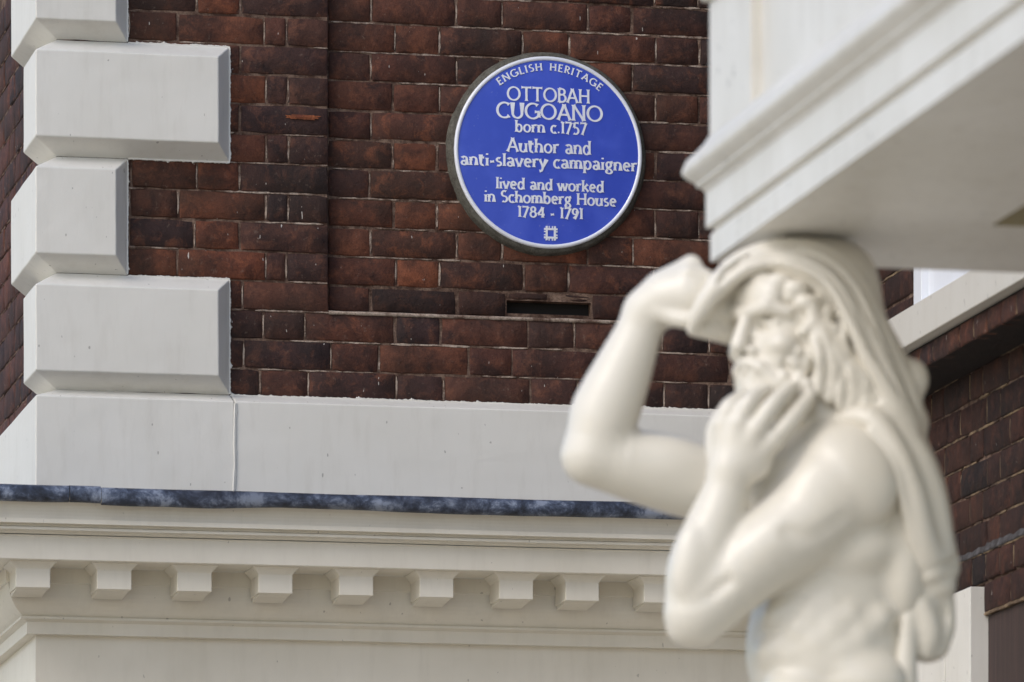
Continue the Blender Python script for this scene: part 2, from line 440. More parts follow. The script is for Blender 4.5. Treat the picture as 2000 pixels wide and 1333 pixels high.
def quoin_block(z0, z1, L, Sd, seed):
    x, X1, y = XC, XC + L, YQ
    vs = [(x, y, z0 + CH), (X1 - CH, y, z0 + CH), (X1 - CH, y, z1 - CH), (x, y, z1 - CH),                 # 0-3 front
          (x, y + Sd - CH, z0 + CH), (x, y + Sd - CH, z1 - CH),                                          # 4,5 side face far
          (XS, YP, z0), (X1, YP, z0), (X1, YP, z1), (XS, YP, z1),                                         # 6-9 base front
          (XS, y + Sd, z0), (XS, y + Sd, z1)]                                                            # 10,11
    fs = [(0, 1, 2, 3), (0, 3, 5, 4), (0, 6, 7, 1), (1, 7, 8, 2), (2, 8, 9, 3), (0, 4, 10, 6), (4, 5, 11, 10), (5, 3, 9, 11), (6, 10, 11, 9), (6, 9, 8, 7)]
    fs = fs[:8]
    o = mesh('quoin_block', vs, fs, M_PAINT, quoin)
    wobble(o, .0011, 8, 5)
    m = o.modifiers.new('bevel', 'BEVEL'); m.width = .0028; m.segments = 2; m.limit_method = 'ANGLE'; m.angle_limit = math.radians(22)
    return o
QH = .2955
zq0 = vz(250, 766)                         # top of the band
Lg, Sh = .505, .243
for i in range(6):
    z0 = zq0 + i * QH; long_ = i % 2 == 0
    quoin_block(z0 + .0005, z0 + QH - .0005, Lg if long_ else Sh, .275 if long_ else .53, i)
    X1 = XC + (Lg if long_ else Sh)
    paint_edge(quoin, ((X1, YP, z0 + .002), (X1, YP, z0 + QH - .002)), (1, 0, 0), M_PAINT, 40 + i)
    if long_:
        paint_edge(quoin, ((XC + Sh, YP, z0 + QH), (X1, YP, z0 + QH)), (0, 0, 1), M_PAINT, 60 + i)
        if i: paint_edge(quoin, ((XC + Sh, YP, z0), (X1, YP, z0)), (0, 0, -1), M_PAINT, 80 + i)

# ---------------------------------------------------------------- stone band under the brickwork
band = thing('stone_band', (0, 0, 0), 'plain white rendered stone band with a vertical crack between brickwork and lead flashing', 'stone band')
zb1 = zq0; zb0 = vz(100, 1050, YQ)
xj = onY(458, 860, YQ).x
def band_piece(x0, x1, corner, mt):
    y = YQ; hz = .024
    if corner:
        vs = [(XC, y, zb0), (x1, y, zb0), (x1, y, zb1 - hz), (XC, y, zb1 - hz), (XC, 1.9, zb0), (XC, 1.9, zb1 - hz), (x1, YP, zb1), (XS, YP, zb1), (XS, 1.9, zb1), (x1, YP, zb0)]
        fs = [(0, 1, 2, 3), (0, 3, 5, 4), (3, 2, 6, 7), (5, 3, 7, 8), (1, 9, 6, 2)]
    else:
        vs = [(x0, y, zb0), (x1, y, zb0), (x1, y, zb1 - hz), (x0, y, zb1 - hz), (x1, YP, zb1), (x0, YP, zb1), (x0, YP, zb0)]
        fs = [(0, 1, 2, 3), (3, 2, 4, 5), (0, 3, 5, 6)]
    o = mesh('band_stone', vs, fs, mt, band); wobble(o, .0014, 6, 7)
    m = o.modifiers.new('bevel', 'BEVEL'); m.width = .003; m.segments = 2; m.limit_method = 'ANGLE'; m.angle_limit = math.radians(22)
band_piece(XC, xj - .0012, True, M_PAINT); band_piece(xj + .0012, XR + .02, False, M_PAINT)
paint_edge(band, ((XC + Lg, YP, zb1), (XR, YP, zb1)), (0, 0, 1), M_PAINT, 5)
cr = MB(); vs = []; n = 46                                     # paint ridge along the crack
for i in range(n + 1):
    z = zb1 - .03 - (zb1 - .03 - zb0) * i / n; dx = .0016 * noise.noise(Vector((z * 42, 1, 1))) + .0035 * noise.noise(Vector((z * 9, 4, 1)))
    w = .0016 + .0016 * abs(noise.noise(Vector((z * 50, 2, 2))))
    vs += [(xj + dx - w * 1.6, YQ + .001, z), (xj + dx - w * .2, YQ - .0042, z), (xj + dx + w * .6, YQ - .001, z), (xj + dx + w * 1.8, YQ - .0035, z), (xj + dx + w * 3, YQ + .001, z)]
cr.add(vs, [(i * 5 + k, i * 5 + 5 + k, i * 5 + 6 + k, i * 5 + 1 + k) for i in range(n) for k in range(4)])
cr.build('paint_ridge', M_PAINT, band, smooth=True)

# ---------------------------------------------------------------- cornice
corn = thing('cornice', (0, 0, 0), 'cream moulded cornice with small square modillion blocks under blue grey lead capping', 'cornice')
def cz(v, p, u=60): return onY(u, v, YQ - p).z
def sweep(name, prof, mt, parent, x_end=XR + .02, y_end=2.0, smooth=False, sub=1):
    n = len(prof); vs = []
    path = lambda p: [(XC - p, y_end), (XC - p, YQ - p)] + [(XC - p + (x_end - XC + p) * t / 24, YQ - p) for t in range(1, 25)]
    cols = 26
    for c in range(cols):
        for p, z in prof:
            x, y = path(p)[c]
            q = noise.noise(Vector((x * 1.3, y * 1.3, 3))) * .0016 if 1 < c else 0
            vs.append((x, y, z + q))
    fs = [(c * n + k, (c + 1) * n + k, (c + 1) * n + k + 1, c * n + k + 1) for c in range(cols - 1) for k in range(n - 1)]
    o = mesh(name, vs, fs, mt, parent, smooth=smooth); return o
def arc(p0, z0, p1, z1, n, bul):
    """curve from (p0,z0) to (p1,z1), bulging by bul to its left"""
    out = []; dx, dz = p1 - p0, z1 - z0; L = math.hypot(dx, dz)
    for i in range(n + 1):
        t = i / n; b = 4 * t * (1 - t) * bul; out.append((p0 + dx * t - dz / L * b, z0 + dz * t + dx / L * b))
    return out
PF, PC, PB = .315, .245, .085       # projections: lead edge, corona, bed band
zf_t, zf_b = cz(949, PF), cz(977, PF)
z_c0 = cz(1093, PC); z_c1 = cz(1047, PC)
# lead sheet: sloping top, rolled drip edge with a wavy lower rim
def lead_piece(x0, x1, seed, dz=0, dp=0):
    vs = []; n = int((x1 - x0) / .02); m = 9
    for i in range(n + 1):
        x = x0 + (x1 - x0) * i / n
        w = noise.noise(Vector((x * 2.3, seed, 0))) * .0075 + noise.noise(Vector((x * 7, seed, 4))) * .003
        b = noise.noise(Vector((x * 4, seed, 9))) * .004
        y = YQ - PF - dp
        for (yy, zz) in ((YQ + .0, zf_t + .035), (y + .03, zf_t + .006), (y + .008, zf_t + .004 + b * .3), (y - .001, zf_t - .001), (y - .005 + b * .5, zf_t - .010), (y - .006 + b, zf_b + .012 + w * .6),
                         (y - .002 + b, zf_b + .003 + w), (y + .008, zf_b - .002 + w), (y + .016, zf_b + .004 + w)): vs.append((x, yy, zz + dz))
    fs = [(i * m + k, i * m + m + k, i * m + m + 1 + k, i * m + 1 + k) for i in range(n) for k in range(m - 1)]
    return vs, fs
lf = []
xa = onY(135, 960, YQ - PF).x; xa2 = onY(197, 960, YQ - PF).x
for k_, (a, b, s_) in enumerate(((XC - PF, xa, 1), (xa + .0015, xa2, 2), (xa2 + .0008, XR + .02, 3))):
    o = mesh('lead_flashing', *lead_piece(a, b, s_, -.0035 if k_ == 2 else 0, .003 * k_), M_LEAD, corn, smooth=True)
vs = [(XC - PF - .004, YQ - PF - .004, zf_b), (XC - PF - .004, YQ - PF - .004, zf_t), (XC - PF - .004, 2, zf_b), (XC - PF - .004, 2, zf_t), (XC, YQ, zf_t + .035), (XC, 2, zf_t + .035), (XC - PF, YQ - PF, zf_t)]
mesh('lead_flashing', vs, [(0, 2, 3, 1), (1, 3, 5, 4)], M_LEAD, corn)
# crown moulding
z1 = zf_b + .012; z2 = cz(1014, .285); z3 = cz(1022, .28); z4 = cz(1028, .268); z5 = cz(1035, .265); z6 = cz(1041, .25)
prof = [(.10, z1 + .01), (PF - .012, z1 + .004)] + arc(PF - .012, z1, .280, z2 + .002, 7, -.007) + [(.290, z2 + .001), (.290, z3)] + arc(.274, z3 - .001, .268, z4 - .001, 4, .003) + [(.276, z4 - .002), (.276, z5)] + arc(.264, z5 - .001, .250, z6 - .002, 5, -.002)
sweep('crown_moulding', prof, M_CORN, corn)
sweep('corona', [(PC + .003, z6 - .004), (PC, z_c1 - .001), (PC, z_c0 + .002), (PC - .003, z_c0), (PB - .01, z_c0 + .001)], M_CORN, corn)
zb = z_c0 - .038; zc_ = cz(1203, .035); zd = cz(1209, .035); ze = cz(1239, .024)
prof = [(PB, z_c0), (PB, z_c0 - .004)] + [(PB, zb)] + [(PB - .004, zb - .001)] + arc(PB - .006, zb - .001, .038, zc_, 8, .010) + [(.042, zc_ - .002), (.042, zd), (.036, zd - .001), (.025, zd - .006), (.025, ze + .001), (.0, ze)]
sweep('bed_moulding', prof, M_CORN, corn)
sweep('frieze', [(.0, ze), (.0, ze - .8)], M_CORN, corn)
# modillions
def modillion(u, w=.086):
    D = .125; ya = YQ - PB + .002; yf = YQ - PB - D
    x0 = onY(u, 1130, yf).x; z1 = z_c0 + .001; cap = .020; fl = .016; zl = z1 - cap - .046; m = MB()
    # flared cap (cyma) on top of the block, going round three sides
    lv = [(fl, z1), (fl, z1 - .003), (fl * .75, z1 - .006), (fl * .35, z1 - .012), (fl * .1, z1 - .017), (0, z1 - cap), (0, zl + .001), (0, zl)]
    vs = []
    for q, z in lv:
        vs += [(x0 - q, ya, z), (x0 - q, yf - q, z), (x0 + w + q, yf - q, z), (x0 + w + q, ya, z)]
    fs = [(i * 4 + k, i * 4 + 4 + k, i * 4 + 5 + k, i * 4 + 1 + k) for i in range(len(lv) - 1) for k in range(3)]
    n = len(lv) * 4 - 4
    # stepped underside: front lip, then a lower, set-back scroll
    fs.append((n, n + 1, n + 2, n + 3)); m.add(vs, fs)
    m.add([(x0 + .004, ya, zl), (x0 + .004, yf + .022, zl), (x0 + w - .004, yf + .022, zl), (x0 + w - .004, ya, zl),
           (x0 + .004, ya, zl - .010), (x0 + .004, yf + .03, zl - .003), (x0 + w - .004, yf + .03, zl - .003), (x0 + w - .004, ya, zl - .010)],
          [(0, 1, 5, 4), (1, 2, 6, 5), (2, 3, 7, 6), (4, 5, 6, 7)])
    o = m.build('modillion', M_CORN, corn); wobble(o, .0005, 20)
    md = o.modifiers.new('bevel', 'BEVEL'); md.width = .0016; md.segments = 2; md.limit_method = 'ANGLE'; md.angle_limit = math.radians(40)
for u in (31, 190, 347, 505, 663, 820, 976, 1105, 1258, 1415, 1573): modillion(u)

# ================================================================= right-hand wall
yr = lambda u, v, X=XR: onX(u, v, X).y
wing = thing('brick_wall', (XR, 0, 0), 'shadowed sooty brick wall running forward on the right behind the statue', 'wall', -math.pi / 2)
zr_ = onX(1862, 1104, XR).z                 # grey ledge line
zs_b = onX(1800, 722, XU - .02).z              # underside of the header course below the sill
pr = MB(); pr2 = MB(); rr = []; rb = []
k = 0
XE = 2.35                                    # local x: metres in front of the plaque wall
z = zr_
while z < zs_b + .05:
    off = .03 if k % 2 == 0 else .115; xs = [-.02]; x = off; ln = k % 2 == 0
    while x < XE:
        if x > xs[-1] + .04: xs.append(x)
        x += (.228 if ln else .114) * rng.uniform(.97, 1.03); ln = not ln
    xs.append(XE); rr.append((z, z + CP, xs)); z += CP; k += 1
lay(wing, rr, M_BRICK_R, None, 0, rng, pmb=pr, hp=.55, vp=.6, pw=.005, dark_rows=(len(rr) - 1, len(rr) - 2))  # top two courses coloured darker as the shadow of the overhang
xj_ = -yr(1921, 1200); 
hd = [-.02] + [i * .118 for i in range(0, int(XE / .118))] + [XE]
lay(wing, [(zr_ - CP, zr_ - .004, hd)], M_BRICK_R, None, -.004, rng, pmb=pr2, hp=.9, vp=1, pw=.007)
st_ = [x for x in [xj_ + .002 + .0 + i * .228 for i in range(0, 6)] if x < XE] + [XE]
lay(wing, [(zr_ - 2 * CP, zr_ - CP, st_)], M_BRICK_R, None, 0, rng, pmb=pr2, hp=0, vp=1, pw=.007)
ribbon(pr2, (xj_, zr_ - 2 * CP), (XE, zr_ - 2 * CP), .008, .0005, rng)
tag(pr.build('pointing', M_POINT_R, wing), kind='stuff'); tag(pr2.build('pointing', M_POINT_R, wing), kind='stuff')
m_ledge = mortar_mat('ledge_grey', (.15, .145, .15), (.05, .045, .045), .38, .7, 30)
lm = MB(); n = 80; vs = []
for i in range(n + 1):
    x = -.02 + (XE + .02) * i / n; a = .002 * noise.noise(Vector((x * 20, 0, 0)))
    vs += [(x, .003, zr_ + .024 + a * 6), (x, -.002, zr_ + .010 + a * 3), (x, -.006, zr_ + .001 + a), (x, -.006, zr_ - .003 + a), (x, .0, zr_ - .005)]
lm.add(vs, [(i * 5 + q, i * 5 + 5 + q, i * 5 + 6 + q, i * 5 + 1 + q) for i in range(n) for q in range(4)])
lm.build('mortar_lip', m_ledge, wing, smooth=True)
mo = MB()
mo.box(-.05, XE, .0045, .25, zr_ - CP, zs_b + .02)
mo.box(xj_, XE, .0045, .25, zr_ - 2 * CP, zr_ - CP - .0005)
mo.box(-.05, 5.0, .25, .45, 0, ztop + 1.0)
mo.box(XE, 5.0, 0, .25, 0, ztop + 1.0)
mo.build('mortar_bed', M_MORTAR, wing)
# boarded dark recess, below
box('timber_board', M_TIMBER, wing, xj_ - .01, XE, .012, .06, zr_ - 2.4, zr_ - 2 * CP - .004)
# white stone jamb
jy = yr(1895, 1145, XR - .033)
zj = onX(1895, 1146, XR - .033).z
jamb = thing('door_surround', (XR, jy, 0), 'white painted stone jamb at the lower right edge behind the statue', 'door frame')
def loc_box(name, m, parent, x0, x1, y0, y1, z0, z1, **k):
    L = parent.location; return box(name, m, parent, x0 - L.x, x1 - L.x, y0 - L.y, y1 - L.y, z0 - L.z, z1 - L.z, **k)
loc_box('jamb_stone', M_PAINT, jamb, XR - .033, XR + .02, jy, jy + .9, 1.2, zj, bevel=.002)
loc_box('drip_mould', M_PAINT, jamb, XR - .036, XR - .033, jy + .22, jy + .9, 1.2, zj - .05, bevel=.001)

# upper part: overhanging wall with header course, sill and sash window
up = thing('brick_wall', (XU, 0, 0), 'upper brick wall edge beside the sash window with a projecting header course', 'wall', -math.pi / 2)
CPu = .0565
zs0 = zs_b; zs1 = zs_b + CPu
hd = [-.02 + i * .118 for i in range(0, 21)]
pu = MB()
lay(up, [(zs0, zs1, hd)], M_BRICK, None, -.02, rng, pmb=pu, hp=.2, vp=1, pw=.005)
tag(pu.build('pointing', M_POINT_R, up), kind='stuff')
SILL = .09
zt0 = zs1 + .004; zt1 = zt0 + SILL
yw = -onX(1781, 570, XU).y                  # far jamb of the window in local x
rr = []; k = 0; z = zt0
while z < ztop:
    rr.append((z, z + CP, [-.02, yw * .5, yw - .004] if k % 2 else [-.02, yw * .3, yw * .75, yw - .003])); z += CP; k += 1
pu = MB(); lay(up, rr, M_BRICK_R, None, 0, rng, pmb=pu, hp=.4, vp=.4)
tag(pu.build('pointing', M_POINT_R, up), kind='stuff')
mo = MB(); mo.box(-.02, yw, .0045, .08, zt0, ztop + .1); mo.build('mortar_bed', M_MORTAR, up)
box('shade_core', M_SHADE, up, -.02, 2.3, -.0150, XR - XU + .01, zs0 + .002, zs1 + .003)  # underside of the header course, its shadow painted in
WE = 2.3
win = thing('sash_window', (XU, 0, 0), 'white sash window with pale stone sill half hidden under the porch', 'window', -math.pi / 2)
m = MB(); m.box(0.0, WE, -.05, .06, zt0, zt1)
m.build('sill', M_SILL, win, bevel=.003)
WB, WT = zt1, zt1 + 1.9
box('frame', M_WIN, win, yw, yw + .07, .004, .06, WB, WT, bevel=.002)
box('frame', M_WIN, win, yw + 1.15, yw + 1.22, .004, .06, WB, WT, bevel=.002)
box('frame', M_WIN, win, yw + .07, yw + 1.15, .008, .06, WB, WB + .035, bevel=.002)
box('stile', M_WIN, win, yw + .07, yw + .12, .022, .06, WB + .035, WT, bevel=.002)
box('stile', M_WIN, win, yw + 1.10, yw + 1.15, .022, .06, WB + .035, WT, bevel=.002)
box('rail', M_WIN, win, yw + .12, yw + 1.10, .022, .06, WB + .035, WB + .11, bevel=.002)
for q in (1, 2): box('glazing_bar', M_WIN, win, yw + .12 + q * .327 - .01, yw + .12 + q * .327 + .01, .03, .055, WB + .11, WT, bevel=.002)
for q in (1, 2, 3): box('glazing_bar', M_WIN, win, yw + .12, yw + 1.10, .032, .053, WB + .11 + q * .42, WB + .13 + q * .42, bevel=.002)
for q in range(3): box('pane', M_GLASS, win, yw + .13 + q * .327, yw + .13 + q * .327 + .307, .044, .048, WB + .11, WT)

# ================================================================= porch
DB = 11.25
PO = onD(1387, 512, DB); ZS = PO.z; PX, PY = PO.x, PO.y     # back left corner of the soffit
porch = thing('porch_canopy', (PX, PY, ZS), 'large white painted entablature of the porch resting on the statue head, out of focus', 'porch')
PL, PW = 4.2, 2.6                           # runs towards the street, and to the right
sc = 1089.0
def pz(v): return (512 - v) / sc
# profile: (outward offset, height above soffit)
pf = [(0, 0), (0, .049), (-.006, .053), (-.006, .058), (.007, .061), (.007, .123), (.010, .128), (.014, .133), (.022, .1365), (.022, .142)]
cap = []
for i in range(9):
    t = i / 8; cap.append((.024 + .019 * math.sin(t * math.pi * .62), .143 + .028 * t))
crown = cap + [(.036, .186), (.022, .199), (.010, .212), (.002, .226)]
wallp = [(-.018, .227), (-.018, .60)]
def porch_sweep(name, prof, m):
    n = len(prof); vs = []
    for c in range(4):
        for o, z in prof:
            x, y = [(PW, o), (-o, o), (-o, -PL - o), (PW, -PL - o)][c]
            sk = 0
            vs.append((x, y, z))
    fs = [(c * n + k, (c + 1) * n + k, (c + 1) * n + k + 1, c * n + k + 1) for c in range(3) for k in range(n - 1)]
    o = mesh(name, vs, fs, m, porch)
    md = o.modifiers.new('bevel', 'BEVEL'); md.width = .002; md.segments = 2; md.limit_method = 'ANGLE'; md.angle_limit = math.radians(35)
    return o
porch_sweep('lower_fascia', pf[:4], M_PORCH); porch_sweep('upper_fascia', pf[3:], M_PORCH); porch_sweep('crown_moulding', pf[-1:] + crown, M_PORCH)
porch_sweep('parapet', [crown[-1]] + wallp, M_PORCH)
# raised corner strips of the parapet, panels between
loc = lambda *a, **k: box(*a, **k)
box('corner_strip', M_PORCH, porch, -.0, .05, -.30, .006, .2275, .60, bevel=.002)
tp = [(-.02, .466), (.012, .468), (.016, .478), (.026, .486), (.032, .50), (.034, .54), (.0, .60)]
porch_sweep('coping', tp, M_PORCH)
# soffit with a sunk coffer
c0 = onZ(1936, 441, ZS); cx0, cy0 = c0.x - PX, c0.y - PY
m = MB(); cx1, cy1 = PW - .5, -PL + .45
dd = .34
for (a, b, c, d) in ((0, cx0, -PL, 0), (cx1, PW, -PL, 0), (cx0, cx1, cy0, 0), (cx0, cx1, -PL, cy1)):
    m.add([(a, c, 0), (b, c, 0), (b, d, 0), (a, d, 0)], [(0, 1, 2, 3)])
m.build('soffit', M_PORCH, porch); m = MB()
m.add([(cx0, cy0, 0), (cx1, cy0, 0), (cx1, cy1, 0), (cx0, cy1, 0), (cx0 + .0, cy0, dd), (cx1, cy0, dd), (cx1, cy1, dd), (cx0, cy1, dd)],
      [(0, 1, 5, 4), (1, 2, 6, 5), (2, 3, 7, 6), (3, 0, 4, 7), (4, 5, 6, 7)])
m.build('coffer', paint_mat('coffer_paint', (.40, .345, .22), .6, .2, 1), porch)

# ================================================================= statue (carved as a distance field, then meshed)
SD = 11.0; s = SD / FPX
SO = onD(1600, 1560, SD)
class Field:
    def __init__(f, lo, hi, h):
        f.h = h; f.lo = np.array(lo); f.n = np.ceil((np.array(hi) - f.lo) / h).astype(int) + 1
        f.v = np.full(f.n, .08, np.float32)
        f.ax = [f.lo[i] + h * np.arange(f.n[i]) for i in range(3)]
    def win(f, lo, hi):
        a = np.clip(np.floor((np.array(lo) - f.lo) / f.h).astype(int), 0, f.n - 1); b = np.clip(np.ceil((np.array(hi) - f.lo) / f.h).astype(int) + 1, 1, f.n)
        if (b <= a).any(): return None
        sl = tuple(slice(a[i], b[i]) for i in range(3))
        X, Y, Z = np.meshgrid(*[f.ax[i][sl[i]] for i in range(3)], indexing='ij', sparse=True)
        return sl, X, Y, Z
    def comb(f, sl, d, k, sub):
        v = f.v[sl]
        if sub:
            d = -d; hh = np.clip(.5 - .5 * (d - v) / k * 1.0, 0, 1)      # smooth max
            h2 = np.clip(.5 - .5 * (v - d) / k, 0, 1)
            f.v[sl] = v * (1 - h2) + d * h2 + k * h2 * (1 - h2)
        else:
            h2 = np.clip(.5 + .5 * (v - d) / k, 0, 1)
            f.v[sl] = v * (1 - h2) + d * h2 - k * h2 * (1 - h2)
    def cone(f, a, ra, b, rb, k=.012, sub=False):
        a, b = np.array(a), np.array(b); R = max(ra, rb) + k + .02
        w = f.win(np.minimum(a, b) - R, np.maximum(a, b) + R)
        if w is None: return
        sl, X, Y, Z = w; ab = b - a; L2 = max(float(ab @ ab), 1e-9)
        t = np.clip(((X - a[0]) * ab[0] + (Y - a[1]) * ab[1] + (Z - a[2]) * ab[2]) / L2, 0, 1)
        d = np.sqrt((X - a[0] - ab[0] * t) ** 2 + (Y - a[1] - ab[1] * t) ** 2 + (Z - a[2] - ab[2] * t) ** 2) - (ra + (rb - ra) * t)
        f.comb(sl, d.astype(np.float32), k, sub)
    def tube(f, P, k, sub=False):
        A = np.array(P); R = A[:, 3].max() + k + .02; w = f.win(A[:, :3].min(0) - R, A[:, :3].max(0) + R)
        if w is None: return
        sl, X, Y, Z = w; D = None
        X, Y, Z = X.astype(np.float32), Y.astype(np.float32), Z.astype(np.float32)
        for p, q in zip(A[:-1], A[1:]):
            ab = (q - p)[:3]; L2 = max(float(ab @ ab), 1e-9)
            t = np.clip(((X - p[0]) * ab[0] + (Y - p[1]) * ab[1] + (Z - p[2]) * ab[2]) / L2, 0, 1)
            d = np.sqrt((X - p[0] - ab[0] * t) ** 2 + (Y - p[1] - ab[1] * t) ** 2 + (Z - p[2] - ab[2] * t) ** 2) - (p[3] + (q[3] - p[3]) * t)
            D = d if D is None else np.minimum(D, d)
        f.comb(sl, D.astype(np.float32), k, sub)
    def ell(f, c, r, axes=None, k=.012, sub=False):
        c = np.array(c); r = np.array(r, float); A = np.eye(3) if axes is None else np.array(axes, float)
        R = r.max() + k + .02; w = f.win(c - R, c + R)
        if w is None: return
        sl, X, Y, Z = w; x, y, z = X - c[0], Y - c[1], Z - c[2]
        q = [(A[i][0] * x + A[i][1] * y + A[i][2] * z) for i in range(3)]
        k0 = np.sqrt(sum((q[i] / r[i]) ** 2 for i in range(3))); k1 = np.sqrt(sum((q[i] / r[i] ** 2) ** 2 for i in range(3)))
        d = k0 * (k0 - 1) / np.maximum(k1, 1e-6)
        f.comb(sl, d.astype(np.float32), k, sub)
    def mesh(f):
        v = f.v; h = f.h; n = f.n; ins = v < 0
        cs = [(0, 0, 0), (1, 0, 0), (0, 1, 0), (1, 1, 0), (0, 0, 1), (1, 0, 1), (0, 1, 1), (1, 1, 1)]
        def sub(a, c): return a[c[0]:n[0] - 1 + c[0], c[1]:n[1] - 1 + c[1], c[2]:n[2] - 1 + c[2]]
        cnt = sum(sub(ins, c).astype(np.int8) for c in cs); act = (cnt > 0) & (cnt < 8)
        I = np.argwhere(act); idx = -np.ones(act.shape, np.int64); idx[act] = np.arange(len(I))
        val = np.stack([v[I[:, 0] + c[0], I[:, 1] + c[1], I[:, 2] + c[2]] for c in cs], 1)
        acc = np.zeros((len(I), 3)); num = np.zeros(len(I))
        for a in range(8):
            for b in range(a + 1, 8):
                if sum(abs(cs[a][i] - cs[b][i]) for i in range(3)) != 1: continue
                va, vb = val[:, a], val[:, b]; cr = (va < 0) != (vb < 0)
                t = np.where(cr, va / np.where(cr, va - vb, 1), 0)
                p = np.array(cs[a])[None] + t[:, None] * (np.array(cs[b]) - np.array(cs[a]))[None]
                acc += p * cr[:, None]; num += cr
        P = (I + acc / num[:, None]) * h + f.lo
        faces = []
        for ax in range(3):
            o = [i for i in range(3) if i != ax]
            a = [slice(None)] * 3; b = [slice(None)] * 3; a[ax] = slice(0, -1); b[ax] = slice(1, None)
            ia, ib = ins[tuple(a)], ins[tuple(b)]; E = np.argwhere(ia != ib)
            E = E[(E[:, o[0]] > 0) & (E[:, o[1]] > 0) & (E[:, o[0]] < n[o[0]] - 1) & (E[:, o[1]] < n[o[1]] - 1)]
            fl = ia[tuple(E.T)]
            def g(d0, d1):
                q = E.copy(); q[:, o[0]] -= d0; q[:, o[1]] -= d1; return idx[tuple(q.T)]
            Q = np.stack([g(1, 1), g(0, 1), g(0, 0), g(1, 0)], 1)
            if ax == 1: fl = ~fl
            Q[~fl] = Q[~fl][:, ::-1]
            faces.append(Q)
        F = np.concatenate(faces); F = F[(F >= 0).all(1)]
        return P, F
# photo pixel + nearness (in pixels of the statue's scale) -> local metres (x right, y away, z up)
def L(u, v, w=0):
    D = SD - w * s
    return ((u - 1000) / FPX * D - (600 / FPX * SD), -w * s, (HOR - v) / FPX * D - (HOR - 1560) / FPX * SD)
def chain(F, pts, k=10, sub=False):
    P = [np.array(list(L(*a)) + [r * s]) for a, r in pts]
    if len(P) > 2:                                       # round the joints off: Catmull-Rom through the points
        Q = [2 * P[0] - P[1]] + P + [2 * P[-1] - P[-2]]; out = []
        for i in range(1, len(Q) - 2):
            for t in (0, .25, .5, .75):
                a, b, c, d = Q[i - 1:i + 3]
                out.append(.5 * (2 * b + (c - a) * t + (2 * a - 5 * b + 4 * c - d) * t * t + (3 * b - a - 3 * c + d) * t ** 3))
        P = out + [P[-1]]
    F.tube(P, k * s, sub)
fa = np.array([-.80, -.60, 0]); sa = np.array([.60, -.80, 0]); up_ = np.array([0, 0, 1.0])
HS = 1.28; hc = np.array(L(1566, 657, 0))
def H(f, sd_, u): return tuple(hc + (fa * f + sa * sd_ + up_ * u) * s * HS)
HA = [fa, sa, up_]
def hell(F, p, r, k=10, sub=False): F.ell(H(*p), np.array(r) * s * HS, HA, k * s, sub)
def hcone(F, a, ra, b, rb, k=8, sub=False): F.cone(H(*a), ra * s * HS, H(*b), rb * s * HS, k * s, sub)
lo = (-.58, -.24, -.35); hi = (.30, .26, 1.0)
B = Field(lo, hi, .0036)
def E(F, u, v, w, r, ang=0, k=12, sub=False):
    a = math.radians(ang); F.ell(L(u, v, w), np.array(r) * s, [(math.cos(a), 0, math.sin(a)), (0, 1, 0), (-math.sin(a), 0, math.cos(a))], k * s, sub)
# torso, front turned to the left
E(B, 1628, 1075, -5, (165, 128, 185), 0, 30); E(B, 1615, 1270, 5, (158, 118, 190), 0, 40); E(B, 1625, 1480, 0, (165, 125, 170), 0, 30)
E(B, 1640, 960, -10, (150, 135, 95), -12, 30)
E(B, 1668, 1068, 88, (88, 50, 60), 8, 14)                                # near pectoral
E(B, 1545, 1085, 60, (85, 55, 60), 0, 18)
E(B, 1765, 1090, 40, (50, 70, 130), 0, 25)
chain(B, [((1600, 1090, 122), 6), ((1630, 1118, 130), 9), ((1680, 1138, 130), 10), ((1745, 1132, 108), 7)], 9, True)
for u, v, w, r in ((1602, 1190, 110, 24), (1640, 1210, 116, 25), (1575, 1225, 108, 22), (1612, 1245, 114, 24), (1660, 1262, 112, 26), (1560, 1270, 104, 20), (1700, 1220, 100, 30), (1530, 1195, 95, 26), (1520, 1265, 90, 28)):
    B.cone(L(u - 16, v + 10, w - 20), r * .92 * s, L(u + 18, v - 10, w - 18), r * .80 * s, 20 * s)

chain(B, [((1520, 1310, 118), 7), ((1600, 1325, 128), 6), ((1700, 1300, 118), 7)], 14, True)
E(B, 1690, 1330, 80, (80, 50, 60), 0, 20); E(B, 1555, 1370, 80, (70, 50, 60), 0, 20)
# neck
chain(B, [((1585, 770, 5), 80), ((1610, 850, 10), 88), ((1640, 920, 0), 100)], 24)
E(B, 1560, 940, 20, (110, 100, 80), 0, 30)
chain(B, [((1622, 745, 55), 18), ((1585, 850, 70), 20), ((1560, 900, 62), 16)], 16)
# far arm, raised
chain(B, [((1480, 960, -120), 84), ((1330, 935, -95), 74), ((1220, 905, -70), 68), ((1158, 890, -55), 57)], 22)
E(B, 1300, 905, -80, (85, 62, 52), -8, 25)
chain(B, [((1156, 888, -55), 57), ((1185, 800, -50), 66), ((1212, 735, -42), 59), ((1243, 660, -30), 47), ((1262, 610, -22), 41)], 20)
E(B, 1170, 830, -50, (48, 55, 70), 15, 20)
chain(B, [((1262, 608, -22), 42), ((1300, 586, -12), 54), ((1345, 578, -2), 60)], 18)
chain(B, [((1290, 560, -15), 26), ((1350, 519, -5), 21)], 14)
for w in (-38, -13, 12, 36):                                             # curled fingers of the far hand
    chain(B, [((1345, 530 + abs(w) * .12, w), 17), ((1385, 545 + abs(w) * .1, w * .9), 15), ((1405, 590, w * .8), 14), ((1375, 615, w * .8), 14)], 5)
chain(B, [((1290, 610, 15), 20), ((1335, 625, 34), 17), ((1372, 622, 40), 14)], 8)
